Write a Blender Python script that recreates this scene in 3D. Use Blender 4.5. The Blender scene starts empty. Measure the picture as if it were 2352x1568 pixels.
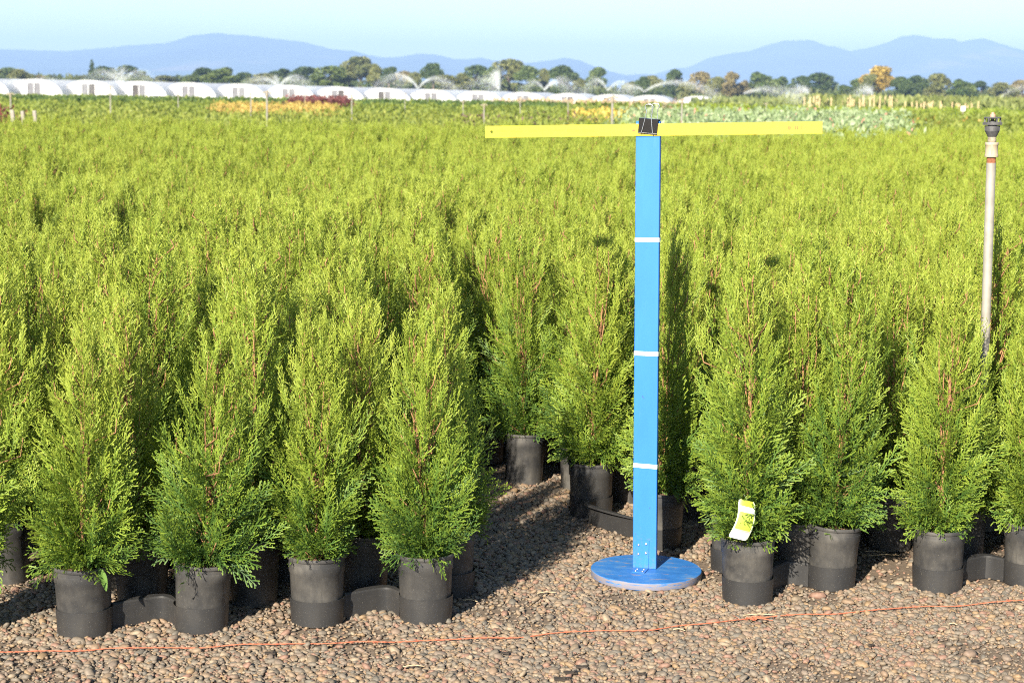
import bpy, bmesh, math, random
import numpy as np
from mathutils import Vector, Matrix, Quaternion, Euler

R = math.radians
SC = bpy.context.scene
COL = SC.collection
random.seed(7)
RNG = np.random.default_rng(7)

# ------------------------------------------------------------------ camera
# measurements were taken on a 2352 x 1568 copy of the photograph
PW, PH, F = 2352.0, 1568.0, 4100.0
CAM_H = 1.33
PITCH = math.atan((784.0 - 205.0) / F)
ROLL = R(0.7)
fwd = Vector((0, math.cos(PITCH), -math.sin(PITCH)))
right0 = Vector((1, 0, 0))
up0 = Vector((0, math.sin(PITCH), math.cos(PITCH)))
right = right0 * math.cos(ROLL) + up0 * math.sin(ROLL)
up = up0 * math.cos(ROLL) - right0 * math.sin(ROLL)
CAM = Vector((0, 0, CAM_H))
cd = bpy.data.cameras.new('camera')
cam = bpy.data.objects.new('camera', cd)
COL.objects.link(cam)
m3 = Matrix((right, up, -fwd)).transposed()
cam.matrix_world = Matrix.Translation(CAM) @ m3.to_4x4()
cd.sensor_width = 36.0
cd.lens = 36.0 * F / PW
cd.clip_start = 0.05
cd.clip_end = 60000
cd.dof.use_dof = True
cd.dof.focus_distance = 4.7
cd.dof.aperture_fstop = 9.0
SC.camera = cam

# ------------------------------------------------------------------ light
SUN_AZ, SUN_EL = R(22), R(27)
sun_dir = Vector((math.sin(SUN_AZ) * math.cos(SUN_EL), math.cos(SUN_AZ) * math.cos(SUN_EL), -math.sin(SUN_EL)))
sd = bpy.data.lights.new('sun', 'SUN')
sd.energy = 5.0
sd.angle = R(0.53)
sd.color = (1.0, 0.91, 0.76)
sun = bpy.data.objects.new('sun', sd)
COL.objects.link(sun)
sun.rotation_euler = sun_dir.to_track_quat('-Z', 'Y').to_euler()
world = bpy.data.worlds.new('World')
SC.world = world
world.use_nodes = True
wn = world.node_tree
bg = wn.nodes['Background']
sky = wn.nodes.new('ShaderNodeTexSky')
sky.sky_type = 'NISHITA'
sky.sun_disc = False
sky.sun_elevation = SUN_EL
sky.sun_rotation = R(202)
sky.altitude = 60
sky.air_density = 1.0
sky.dust_density = 0.25
sky.ozone_density = 2.0
wn.links.new(sky.outputs[0], bg.inputs[0])
bg.inputs[1].default_value = 0.064
SC.view_settings.view_transform = 'Standard'
SC.view_settings.look = 'None'
SC.view_settings.gamma = 1.0
SC.view_settings.use_curve_mapping = False
SC.view_settings.exposure = 1.75
SC.cycles.max_bounces = 6
SC.cycles.diffuse_bounces = 2
SC.cycles.transparent_max_bounces = 24
SC.cycles.volume_bounces = 0
SC.cycles.filter_width = 1.1
SC.cycles.use_denoising = False

# ------------------------------------------------------------------ helpers
def ray(x, y):
    return fwd * F + right * (x - PW / 2) + up * (PH / 2 - y)

def ground_at(x, y, z=0.0):
    d = ray(x, y)
    return CAM + d * ((z - CAM_H) / d.z)

def at(x, y, D):
    d = ray(x, y)
    return CAM + d * (D / d.y)

def x_at(x, D, z=0.0):
    """world X of picture column x for a point at distance D and height z"""
    lo = at(x, 200, D)
    hi = at(x, 300, D)
    t = (z - lo.z) / (hi.z - lo.z)
    return lo.x + (hi.x - lo.x) * t

def tag(o, label=None, cat=None, group=None, kind=None):
    if label: o['label'] = label
    if cat: o['category'] = cat
    if group: o['group'] = group
    if kind: o['kind'] = kind
    return o

def empty(name, loc=(0, 0, 0), rz=0.0):
    o = bpy.data.objects.new(name, None)
    COL.objects.link(o)
    o.location = loc
    o.rotation_euler = (0, 0, rz)
    o.empty_display_size = 0.1
    return o

def link(name, me, parent=None, mat=None, smooth=False):
    o = bpy.data.objects.new(name, me)
    COL.objects.link(o)
    if parent is not None: o.parent = parent
    if mat is not None:
        me.materials.clear()
        for mm in (mat if isinstance(mat, (list, tuple)) else [mat]):
            me.materials.append(mm)
    if smooth: smooth_mesh(me)
    return o

def smooth_mesh(me, ang=None):
    me.polygons.foreach_set('use_smooth', [True] * len(me.polygons))
    if ang is not None:
        me.set_sharp_from_angle(angle=R(ang))

def from_bm(name, bm):
    me = bpy.data.meshes.new(name)
    bm.normal_update()
    bm.to_mesh(me)
    bm.free()
    return me

def quads_mesh(name, V, nquads=None, tri=False):
    """V: (n*4,3) or (n*3,3) loose faces"""
    k = 3 if tri else 4
    me = bpy.data.meshes.new(name)
    n = len(V) // k
    me.vertices.add(len(V))
    me.vertices.foreach_set('co', np.asarray(V, dtype=np.float32).ravel())
    me.loops.add(n * k)
    me.loops.foreach_set('vertex_index', np.arange(n * k, dtype=np.int32))
    me.polygons.add(n)
    me.polygons.foreach_set('loop_start', np.arange(0, n * k, k, dtype=np.int32))
    me.update()
    me.validate()
    return me

def add_box(bm, c, s, rot=None, mi=0, bev=0.0):
    M = Matrix.Translation(Vector(c))
    if rot is not None: M = M @ rot.to_matrix().to_4x4()
    M = M @ Matrix.Diagonal((s[0], s[1], s[2], 1))
    r = bmesh.ops.create_cube(bm, size=1.0, matrix=M)
    vs = set(r['verts'])
    fs = [f for f in bm.faces if all(v in vs for v in f.verts)]
    for f in fs: f.material_index = mi
    if bev > 0:
        es = [e for e in bm.edges if e.verts[0] in vs and e.verts[1] in vs]
        bmesh.ops.bevel(bm, geom=es, offset=bev, segments=1, affect='EDGES', profile=0.5)

def add_lathe(bm, prof, seg=28, c=(0, 0, 0), cap_bottom=False, cap_top=False, mi=0):
    rings = []
    for (r, z) in prof:
        rings.append([bm.verts.new((c[0] + r * math.cos(2 * math.pi * i / seg), c[1] + r * math.sin(2 * math.pi * i / seg), c[2] + z)) for i in range(seg)])
    for a, b in zip(rings[:-1], rings[1:]):
        for i in range(seg):
            j = (i + 1) % seg
            f = bm.faces.new((a[i], a[j], b[j], b[i])); f.material_index = mi
    if cap_bottom: bm.faces.new(rings[0][::-1]).material_index = mi
    if cap_top: bm.faces.new(rings[-1]).material_index = mi

def add_tube(bm, pts, rad, seg=6, mi=0, caps=True):
    pts = [Vector(p) for p in pts]
    n = len(pts)
    if not isinstance(rad, (list, tuple)): rad = [rad] * n
    rings = []
    prev = None
    for i, p in enumerate(pts):
        t = (pts[min(i + 1, n - 1)] - pts[max(i - 1, 0)]).normalized()
        if prev is None:
            a = t.orthogonal().normalized()
        else:
            a = (prev - t * prev.dot(t))
            a = a.normalized() if a.length > 1e-6 else t.orthogonal().normalized()
        prev = a
        b = t.cross(a)
        rings.append([bm.verts.new(p + (a * math.cos(2 * math.pi * k / seg) + b * math.sin(2 * math.pi * k / seg)) * rad[i]) for k in range(seg)])
    for a, b in zip(rings[:-1], rings[1:]):
        for i in range(seg):
            j = (i + 1) % seg
            bm.faces.new((a[i], a[j], b[j], b[i])).material_index = mi
    if caps:
        bm.faces.new(rings[0][::-1]).material_index = mi
        bm.faces.new(rings[-1]).material_index = mi

# ------------------------------------------------------------------ materials
def new_mat(name):
    m = bpy.data.materials.new(name)
    m.use_nodes = True
    nt = m.node_tree
    return m, nt, nt.nodes['Principled BSDF'], nt.nodes['Material Output']

def N(nt, t, **kw):
    n = nt.nodes.new(t)
    for k, v in kw.items(): setattr(n, k, v)
    return n

def ramp(nt, stops, interp='LINEAR'):
    n = nt.nodes.new('ShaderNodeValToRGB')
    cr = n.color_ramp
    cr.interpolation = interp
    while len(cr.elements) < len(stops): cr.elements.new(0.5)
    for e, (p, c) in zip(cr.elements, stops):
        e.position = p
        e.color = (c[0], c[1], c[2], 1)
    return n

def noise(nt, scale, detail=4, rough=0.6, coord='Object', vec_scale=None):
    tc = nt.nodes.new('ShaderNodeTexCoord')
    n = nt.nodes.new('ShaderNodeTexNoise')
    n.inputs['Scale'].default_value = scale
    n.inputs['Detail'].default_value = detail
    n.inputs['Roughness'].default_value = rough
    if vec_scale:
        mp = nt.nodes.new('ShaderNodeMapping')
        mp.inputs['Scale'].default_value = vec_scale
        nt.links.new(tc.outputs[coord], mp.inputs[0])
        nt.links.new(mp.outputs[0], n.inputs['Vector'])
    else:
        nt.links.new(tc.outputs[coord], n.inputs['Vector'])
    return n

def mixc(nt, fac, a, b, mode='MIX'):
    n = nt.nodes.new('ShaderNodeMix')
    n.data_type = 'RGBA'
    n.blend_type = mode
    for sock, v in ((n.inputs[0], fac), (n.inputs[6], a), (n.inputs[7], b)):
        if isinstance(v, bpy.types.NodeSocket): nt.links.new(v, sock)
        elif isinstance(v, (tuple, list)): sock.default_value = (v[0], v[1], v[2], 1)
        else: sock.default_value = v
    return n.outputs[2]

def bump(nt, b, h, strength=0.3, dist=0.002):
    n = nt.nodes.new('ShaderNodeBump')
    n.inputs['Strength'].default_value = strength
    n.inputs['Distance'].default_value = dist
    nt.links.new(h, n.inputs['Height'])
    nt.links.new(n.outputs[0], b.inputs['Normal'])

def simple(name, col, rough=0.6, var=0.25, scale=20, metal=0.0, spec=None):
    m, nt, b, o = new_mat(name)
    n = noise(nt, scale)
    dark = tuple(c * (1 - var) for c in col)
    lite = tuple(min(1, c * (1 + var)) for c in col)
    rp = ramp(nt, [(0.3, dark), (0.7, lite)])
    nt.links.new(n.outputs['Fac'], rp.inputs[0])
    nt.links.new(rp.outputs[0], b.inputs['Base Color'])
    b.inputs['Roughness'].default_value = rough
    b.inputs['Metallic'].default_value = metal
    if spec is not None: b.inputs['Specular IOR Level'].default_value = spec
    return m

def leaf_mat(name, stops, rand=0.25, trans=0.3, rough=0.55):
    """stops over the 'tint' attribute; every plant shifts a little"""
    m, nt, b, o = new_mat(name)
    at_ = N(nt, 'ShaderNodeAttribute', attribute_name='tint')
    oi = N(nt, 'ShaderNodeObjectInfo')
    ad = N(nt, 'ShaderNodeMath', operation='MULTIPLY_ADD')
    nt.links.new(oi.outputs['Random'], ad.inputs[0])
    ad.inputs[1].default_value = rand
    ad2 = N(nt, 'ShaderNodeMath', operation='SUBTRACT')
    nt.links.new(at_.outputs['Fac'], ad2.inputs[0])
    ad2.inputs[1].default_value = rand * 0.5
    nt.links.new(ad2.outputs[0], ad.inputs[2])
    rp = ramp(nt, stops)
    nt.links.new(ad.outputs[0], rp.inputs[0])
    nt.links.new(rp.outputs[0], b.inputs['Base Color'])
    b.inputs['Roughness'].default_value = rough
    b.inputs['Specular IOR Level'].default_value = 0.3
    if trans > 0:
        tr = N(nt, 'ShaderNodeBsdfTranslucent')
        nt.links.new(rp.outputs[0], tr.inputs[0])
        mx = N(nt, 'ShaderNodeMixShader')
        mx.inputs[0].default_value = trans
        nt.links.new(b.outputs[0], mx.inputs[1])
        nt.links.new(tr.outputs[0], mx.inputs[2])
        nt.links.new(mx.outputs[0], o.inputs[0])
    return m

M = {}
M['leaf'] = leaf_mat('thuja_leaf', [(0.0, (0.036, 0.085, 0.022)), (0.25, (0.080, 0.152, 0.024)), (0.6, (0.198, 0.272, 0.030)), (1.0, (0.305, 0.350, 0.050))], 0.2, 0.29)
M['bark'] = simple('thuja_bark', (0.26, 0.13, 0.060), 0.8, 0.4, 60)
M['soil'] = simple('potting_soil', (0.10, 0.058, 0.034), 0.95, 0.6, 90)
M['weed'] = leaf_mat('weed_leaf', [(0.0, (0.10, 0.2, 0.04)), (1.0, (0.17, 0.28, 0.06))])

def pot_material(name='dusty_black_pot', dust=(0.20, 0.185, 0.16), base=(0.030, 0.030, 0.031)):
    m, nt, b, o = new_mat(name)
    oi = N(nt, 'ShaderNodeObjectInfo')
    n1 = noise(nt, 9, 5, 0.65)
    n2 = noise(nt, 620, 1, 0.5)
    n3 = noise(nt, 60, 4, 0.7, vec_scale=(1, 1, 0.25))
    r1 = ramp(nt, [(0.38, (0, 0, 0)), (0.72, (1, 1, 1))])
    nt.links.new(n1.outputs['Fac'], r1.inputs[0])
    mu = N(nt, 'ShaderNodeMath', operation='MULTIPLY')
    nt.links.new(r1.outputs[0], mu.inputs[0])
    lv = N(nt, 'ShaderNodeMath', operation='MULTIPLY_ADD'); lv.inputs[1].default_value = 0.6; lv.inputs[2].default_value = 0.4
    nt.links.new(oi.outputs['Random'], lv.inputs[0]); nt.links.new(lv.outputs[0], mu.inputs[1])
    mu2 = N(nt, 'ShaderNodeMath', operation='MULTIPLY')
    nt.links.new(mu.outputs[0], mu2.inputs[0])
    nt.links.new(n3.outputs['Fac'], mu2.inputs[1])
    c = mixc(nt, mu2.outputs[0], base, dust)
    r2 = ramp(nt, [(0.72, (0, 0, 0)), (0.80, (1, 1, 1))])
    nt.links.new(n2.outputs['Fac'], r2.inputs[0])
    c2 = mixc(nt, r2.outputs[0], c, (0.22, 0.20, 0.16))
    nt.links.new(c2, b.inputs['Base Color'])
    b.inputs['Roughness'].default_value = 0.48
    bump(nt, b, n3.outputs['Fac'], 0.15, 0.002)
    return m
M['pot'] = pot_material()
M['tray'] = pot_material('black_tray_plastic', (0.055, 0.05, 0.044), (0.020, 0.020, 0.021))

def pebble_material():
    m, nt, b, o = new_mat('pebble_stone')
    oi = N(nt, 'ShaderNodeObjectInfo')
    cols = [(0.184, 0.135, 0.090), (0.142, 0.118, 0.090), (0.206, 0.140, 0.079), (0.113, 0.100, 0.081), (0.172, 0.123, 0.089), (0.223, 0.174, 0.120), (0.155, 0.126, 0.095), (0.128, 0.106, 0.081), (0.189, 0.131, 0.086), (0.163, 0.126, 0.086), (0.189, 0.111, 0.079), (0.150, 0.117, 0.089)]
    st = [(i / len(cols), c) for i, c in enumerate(cols)]
    rp = ramp(nt, st, 'CONSTANT')
    nt.links.new(oi.outputs['Random'], rp.inputs[0])
    n = noise(nt, 2.2, 4)
    rr = ramp(nt, [(0.3, (0.75, 0.75, 0.75)), (0.7, (1.15, 1.12, 1.08))])
    nt.links.new(n.outputs['Fac'], rr.inputs[0])
    c = mixc(nt, 1.0, rp.outputs[0], rr.outputs[0], 'MULTIPLY')
    nt.links.new(c, b.inputs['Base Color'])
    b.inputs['Roughness'].default_value = 0.72
    return m
M['pebble'] = pebble_material()

def ground_material():
    m, nt, b, o = new_mat('ground_soil')
    tc = N(nt, 'ShaderNodeTexCoord')
    sp = N(nt, 'ShaderNodeSeparateXYZ')
    nt.links.new(tc.outputs['Object'], sp.inputs[0])
    mr = N(nt, 'ShaderNodeMapRange')
    nt.links.new(sp.outputs['Y'], mr.inputs[0])
    mr.inputs[1].default_value = 22; mr.inputs[2].default_value = 40
    n1 = noise(nt, 60, 6, 0.7)
    r1 = ramp(nt, [(0.3, (.07, .05, .034)), (0.55, (.13, .095, .065)), (0.75, (.2, .15, .105))])
    nt.links.new(n1.outputs['Fac'], r1.inputs[0])
    n2 = noise(nt, 0.05, 6, 0.65)
    r2 = ramp(nt, [(0.3, (.075, .11, .03)), (0.55, (.15, .17, .05)), (0.75, (.24, .2, .09))])
    nt.links.new(n2.outputs['Fac'], r2.inputs[0])
    c = mixc(nt, mr.outputs[0], r1.outputs[0], r2.outputs[0])
    nt.links.new(c, b.inputs['Base Color'])
    b.inputs['Roughness'].default_value = 0.95
    bump(nt, b, n1.outputs['Fac'], 0.5, 0.006)
    return m
M['ground'] = ground_material()

# ------------------------------------------------------------------ ground
def smooth01(t):
    t = min(1.0, max(0.0, t))
    return t * t * (3 - 2 * t)
def gz(x, y):
    """the fields fall away gently beyond the hedge, more to the right"""
    return -smooth01((y - 140) / 80) * (0.3 + 1.4 * smooth01((x + 75) / 115))
bm = bmesh.new()
xs = [-14500, -600, -140, -75, -60, -45, -30, -18, -6, 6, 18, 30, 40, 90, 600, 14500]
ys = [-1500, -6, 2, 12, 40, 90, 140, 160, 180, 200, 220, 300, 2000, 17000]
grid = [[bm.verts.new((x, y, gz(x, y))) for x in xs] for y in ys]
for j in range(len(ys) - 1):
    for i in range(len(xs) - 1):
        bm.faces.new((grid[j][i], grid[j][i + 1], grid[j + 1][i + 1], grid[j + 1][i]))
ground = tag(link('ground', from_bm('ground', bm), None, M['ground']), 'brown gravel ground of the nursery running out to flat fields', 'ground', kind='structure')

# ------------------------------------------------------------------ hills
LEFT_RIDGE = [(-900, 150), (-600, 128), (-300, 120), (-120, 110), (0, 113), (70, 115), (150, 118), (215, 112), (262, 108), (300, 104), (330, 103), (370, 100), (400, 95), (437, 82), (470, 79), (500, 76), (520, 79),
              (540, 80), (565, 81), (580, 83), (640, 90), (700, 97), (735, 106), (760, 113), (813, 117), (845, 127), (877, 132), (916, 131), (966, 123), (1002, 126), (1045, 136), (1080, 136),
              (1105, 132), (1130, 139), (1202, 146), (1262, 139), (1298, 133), (1330, 138), (1358, 150), (1397, 163), (1440, 173), (1469, 170), (1504, 171), (1560, 178), (1700, 190), (1900, 215)]
RIGHT_RIDGE = [(1380, 206), (1440, 190), (1500, 172), (1547, 158), (1581, 155), (1629, 133), (1677, 123), (1715, 119), (1753, 107), (1800, 94), (1862, 92), (1903, 106), (1920, 107), (1951, 118), (2005, 108), (2043, 96), (2074, 83),
               (2108, 81), (2146, 89), (2190, 89), (2207, 97), (2230, 92), (2259, 88), (2293, 99), (2320, 107), (2352, 116), (2500, 128), (2750, 110), (3000, 135), (3300, 170)]

def hill_material():
    m, nt, b, o = new_mat('hill_forest')
    n = noise(nt, 0.0011, 6, 0.6)
    r = ramp(nt, [(0.35, (.02, .035, .015)), (0.6, (.05, .075, .03)), (0.68, (.17, .14, .09)), (0.72, (.06, .08, .035))])
    nt.links.new(n.outputs['Fac'], r.inputs[0])
    nt.links.new(r.outputs[0], b.inputs['Base Color'])
    b.inputs['Roughness'].default_value = 1.0
    b.inputs['Specular IOR Level'].default_value = 0.0
    return m
M['hill'] = hill_material()

def hills(name, ridge, D, depth, label, seed):
    rng = np.random.default_rng(seed)
    px = np.arange(ridge[0][0], ridge[-1][0] + 1, 9.0)
    py = np.interp(px, [r[0] for r in ridge], [r[1] for r in ridge]) + rng.normal(0, 0.35, len(px))
    top = [at(a, b_, D) for a, b_ in zip(px, py)]
    rows = 26
    ph = rng.uniform(0, 6.28, 8)
    V, Fc = [], []
    n = len(px)
    for k in range(rows):
        u = k / (rows - 1)                      # 0 = front foot, ridge at 0.6
        if u <= 0.6:
            w = (u / 0.6)
            hgt = w ** 1.15
        else:
            w = (1 - u) / 0.4
            hgt = w
        yo = D + (u - 0.6) * depth
        for i, t in enumerate(top):
            x = t.x
            bumpy = 0.0
            if 0.02 < u < 0.58 or 0.66 < u < 0.98:
                s = min(1, abs(u - 0.6) * 6)
                bumpy = s * hgt * 0.16 * (math.sin(x / 420 + ph[0] + 3 * u) + math.sin(x / 190 + ph[1] - 5 * u) * 0.7 + math.sin(x / 90 + ph[2] + 9 * u) * 0.35)
            z = max(t.z, 5.0) * (hgt * (1 + bumpy * 0.45))
            if u < 0.6: z = min(z, max(t.z, 5) * (0.04 + 0.96 * w))
            V.append((x, yo, z - 0.5))
    for k in range(rows - 1):
        for i in range(n - 1):
            a = k * n + i
            Fc.append((a, a + 1, a + 1 + n, a + n))
    me = bpy.data.meshes.new(name)
    me.from_pydata(V, [], Fc)
    me.update()
    o = link(name, me, None, M['hill'], True)
    return tag(o, label, 'hills', kind='structure')
hills('hills', LEFT_RIDGE, 10500, 4000, 'long blue forested ridge with a flat-topped summit behind the greenhouses', 3)
hills('hills', RIGHT_RIDGE, 12500, 4000, 'pale blue double-humped mountain ridge behind the yellow tree', 5)

# ------------------------------------------------------------------ arborvitae
def frond(rng, L):
    """flat lacy spray in the (s,t) plane; returns quads (n,4,3) and tint (n,4)"""
    Q, T = [], []
    def strip(p, ang, ln, w0, w1, tilt, t0, t1, curve=0.0, segs=1):
        pts = [np.array(p, float)]
        a = ang
        for k in range(segs):
            st = ln / segs
            pts.append(pts[-1] + np.array([math.cos(a) * st, math.sin(a) * st, tilt * st]))
            a += curve / segs
        for k in range(segs):
            u0, u1 = k / segs, (k + 1) / segs
            d = pts[k + 1] - pts[k]
            nrm = np.array([-d[1], d[0], 0.0]); nrm /= (np.linalg.norm(nrm) + 1e-9)
            wa, wb = w0 + (w1 - w0) * u0, w0 + (w1 - w0) * u1
            Q.append([pts[k] - nrm * wa / 2, pts[k] + nrm * wa / 2, pts[k + 1] + nrm * wb / 2, pts[k + 1] - nrm * wb / 2])
            ta, tb = t0 + (t1 - t0) * u0, t0 + (t1 - t0) * u1
            T.append([ta, ta, tb, tb])
        return pts
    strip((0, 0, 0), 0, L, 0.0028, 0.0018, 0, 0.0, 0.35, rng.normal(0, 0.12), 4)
    s = 0.10 * L
    side = 1
    while s < 0.97 * L:
        u = s / L
        prof = min(1.0, 0.35 + u * 2.3) * (1 - u) ** 0.62
        lp = 0.40 * L * prof * rng.uniform(0.7, 1.15) + 0.004
        ang = side * rng.uniform(0.55, 0.85)
        tilt = rng.normal(0, 0.32)
        segs = 2 if lp > 0.018 else 1
        p0 = np.array((s, 0, 0))
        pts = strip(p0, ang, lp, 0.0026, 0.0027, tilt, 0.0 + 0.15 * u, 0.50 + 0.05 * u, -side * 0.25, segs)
        v = rng.uniform(0.004, 0.008)
        sd2 = side
        while v < lp * 0.93:
            ls = max(0.005, 0.42 * lp * (1 - v / lp) * rng.uniform(0.6, 1.2))
            aa = ang - side * 0.25 * v / lp
            pp = p0 + np.array([math.cos(aa) * v, math.sin(aa) * v, tilt * v])
            strip(pp, aa + sd2 * rng.uniform(0.5, 0.8), ls, 0.0024, 0.0028, tilt + rng.normal(0, 0.3), 0.10, 0.58)
            sd2 = -sd2
            v += rng.uniform(0.0062, 0.0105)
        side = -side
        s += rng.uniform(0.0065, 0.0105)
    return np.array(Q), np.array(T)

def plant_profile(h, Rm):
    if h < 0.20: return Rm * (0.74 + 0.26 * h / 0.20)
    return Rm * max(0.0, (1 - (h - 0.20) / 0.80)) ** 0.60

POT_H, POT_RT, POT_RB = 0.172, 0.0742, 0.0615
def make_crown(seed, H, Rm, nf=540, full=1.0):
    rng = np.random.default_rng(seed)
    lib = [frond(rng, L) for L in (0.06, 0.075, 0.09, 0.105, 0.12, 0.135)]
    z0 = POT_H - 0.01
    QQ, TT = [], []
    limbs = []
    lean = rng.normal(0, 0.02, 2)
    lob = rng.uniform(0, 6.28, 3)
    nl = int(rng.integers(4, 7))
    leaders = [(0.0, 0.0, 1.0)] + [(rng.uniform(0.018, 0.052), rng.uniform(0, 6.28), rng.uniform(0.76, 0.98)) for _ in range(nl)]
    for i in range(nf):
        h = ((i + 0.5) / nf) ** 1.06 * 0.99
        if i % 9 == 4: h = rng.uniform(0, 0.13)
        az = i * 2.39996 + rng.normal(0, 0.35)
        z = z0 + h * (H - z0)
        inner = (i % 5) in (1, 3)
        r = plant_profile(h, Rm) * (rng.uniform(0.22, 0.72) if inner else rng.uniform(0.74, 1.2)) * (1 + 0.13 * math.sin(2 * az + lob[0] + 5 * h) + 0.08 * math.sin(3 * az + lob[1] - 9 * h))
        up_a = R(14 + 66 * h ** 0.6) + rng.normal(0, R(11))
        if h < 0.08: up_a = R(rng.uniform(-24, 26))
        if h > 0.45: up_a = max(up_a, R(62 + rng.normal(0, 7)))
        if inner: up_a = max(up_a, R(rng.uniform(50, 85)))
        up_a = min(up_a, R(87))
        Lw = max(0.06, min(0.135, 0.045 + r * rng.uniform(0.5, 0.95)))
        k = int(np.argmin([abs(Lw - L) for L in (0.06, 0.075, 0.09, 0.105, 0.12, 0.135)]))
        L = (0.06, 0.075, 0.09, 0.105, 0.12, 0.135)[k]
        d = np.array([math.cos(az) * math.cos(up_a), math.sin(az) * math.cos(up_a), math.sin(up_a)])
        # sit on one of the leaders higher up
        ld = leaders[i % len(leaders)] if h > 0.30 else leaders[0]
        off = ld[0] * min(1, max(0, (h - 0.2) * 2.2))
        ax = np.array([lean[0] * h + off * math.cos(ld[1]), lean[1] * h + off * math.sin(ld[1]), 0])
        tip = np.array([r * math.cos(az), r * math.sin(az), z]) + ax
        base = tip - d * L * rng.uniform(0.85, 1.0)
        if base[2] < z0: base[2] = z0 + rng.uniform(0, 0.02)
        # plane of the spray: mostly upright and radial, twisted at random
        tang = np.array([-math.sin(az), math.cos(az), 0])
        b2 = np.cross(d, tang)
        tw = rng.uniform(-1.57, 1.57) if inner else rng.normal(0, R(50))
        nrm = tang * math.cos(tw) + b2 * math.sin(tw)
        lat = np.cross(nrm, d)
        q, t = lib[k]
        s, tt, w = q[..., 0], q[..., 1], q[..., 2]
        sc = rng.uniform(0.88, 1.12)
        u = s / L
        bendv = rng.normal(0.06, 0.10) if h > 0.15 else rng.normal(-0.08, 0.12)
        cup = rng.normal(0, 2.2)
        flip = 1 if rng.random() < 0.5 else -1
        nar = 1.0 - 0.5 * min(1.0, max(0.0, (h - 0.35) / 0.3))
        P = base + sc * (s[..., None] * d + nar * flip * tt[..., None] * lat + (w + cup * tt ** 2)[..., None] * nrm)
        P[..., 2] += bendv * L * u ** 2
        QQ.append(P.reshape(-1, 3))
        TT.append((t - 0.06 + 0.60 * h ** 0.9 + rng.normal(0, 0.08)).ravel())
        if rng.random() < 0.09:
            limbs.append((ax * 0.6 + np.array([0, 0, max(z0, base[2] - 0.04)]), base, base + d * L * 0.35))
    # leading shoots
    for ld in leaders:
        top = z0 + (H - z0) * ld[2]
        nshoot = 12
        for j in range(nshoot):
            k = int(rng.integers(0, 2))
            q, t = lib[k]
            L = (0.06, 0.075)[k]
            az = rng.uniform(0, 6.28)
            ua = R(rng.uniform(64, 89))
            d = np.array([math.cos(az) * math.cos(ua), math.sin(az) * math.cos(ua), math.sin(ua)])
            tang = np.array([-math.sin(az), math.cos(az), 0])
            lat = np.cross(tang, d)
            zb = top - 0.19 + 0.19 * j / nshoot
            base = np.array([ld[0] * math.cos(ld[1]) + lean[0], ld[0] * math.sin(ld[1]) + lean[1], zb])
            P = base + q[..., 0][..., None] * d + (0.55 - 0.25 * j / nshoot) * q[..., 1][..., None] * lat + q[..., 2][..., None] * tang
            QQ.append(P.reshape(-1, 3))
            TT.append((t + 0.52 + rng.normal(0, 0.05)).ravel())
    V = np.concatenate(QQ)
    t = np.concatenate(TT)
    me = quads_mesh('crown', V)
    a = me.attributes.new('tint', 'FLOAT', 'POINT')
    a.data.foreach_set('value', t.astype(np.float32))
    me.materials.append(M['leaf'])
    # stems
    bm = bmesh.new()
    for li, ld in enumerate(leaders):
        top = z0 + (H - z0) * ld[2] - 0.03
        zs = POT_H - 0.02 if li == 0 else z0 + 0.2 * (H - z0)
        pts, rad = [], []
        for j in range(8):
            u = j / 7
            z = zs + (top - zs) * u
            h = max(0, (z - z0) / (H - z0))
            off = ld[0] * min(1, max(0, (h - 0.2) * 2.2))
            pts.append((lean[0] * h + off * math.cos(ld[1]) + rng.normal(0, 0.0015), lean[1] * h + off * math.sin(ld[1]) + rng.normal(0, 0.0015), z))
            rad.append((0.0050 if li == 0 else 0.0022) * (1 - u) ** 1.3 + 0.0009)
        add_tube(bm, pts, rad, 5)
    for (a0, a1, a2) in limbs:
        add_tube(bm, [a0, a1, a2], [0.0026, 0.0018, 0.0010], 4)
    tm = from_bm('trunk', bm)
    tm.materials.append(M['bark'])
    smooth_mesh(tm)
    return me, tm

# pot mesh
def make_pot_mesh():
    bm = bmesh.new()
    prof = [(0.0, 0.003), (POT_RB - 0.004, 0.003), (POT_RB, 0.0), (POT_RB + 0.001, 0.006), (POT_RB + 0.0062, 0.128), (POT_RB + 0.0085, 0.131), (POT_RB + 0.0093, 0.150), (POT_RB + 0.0082, 0.151),
            (POT_RB + 0.0088, 0.1615), (POT_RT - 0.0008, 0.1625), (POT_RT + 0.0006, 0.1655), (POT_RT, 0.1705), (POT_RT - 0.002, 0.172), (POT_RT - 0.0045, 0.1705), (POT_RT - 0.0065, 0.163), (POT_RB + 0.003, 0.13), (0.05, 0.12)]
    add_lathe(bm, prof[1:], 36)
    me = from_bm('pot', bm)
    me.materials.append(M['pot'])
    smooth_mesh(me, 40)
    return me
POT = make_pot_mesh()
def make_soil_mesh():
    bm = bmesh.new()
    rng = np.random.default_rng(5)
    rings = []
    c = bm.verts.new((0, 0, 0.162))
    for r in (0.02, 0.04, 0.055, 0.0645):
        rings.append([bm.verts.new((r * math.cos(a), r * math.sin(a), 0.158 + rng.normal(0, 0.0025))) for a in np.linspace(0, 2 * math.pi, 16, endpoint=False)])
    for i in range(16): bm.faces.new((c, rings[0][i], rings[0][(i + 1) % 16]))
    for a, b in zip(rings[:-1], rings[1:]):
        for i in range(16): bm.faces.new((a[i], b[i], b[(i + 1) % 16], a[(i + 1) % 16]))
    me = from_bm('soil', bm)
    me.materials.append(M['soil'])
    return me
SOIL = make_soil_mesh()

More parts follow.
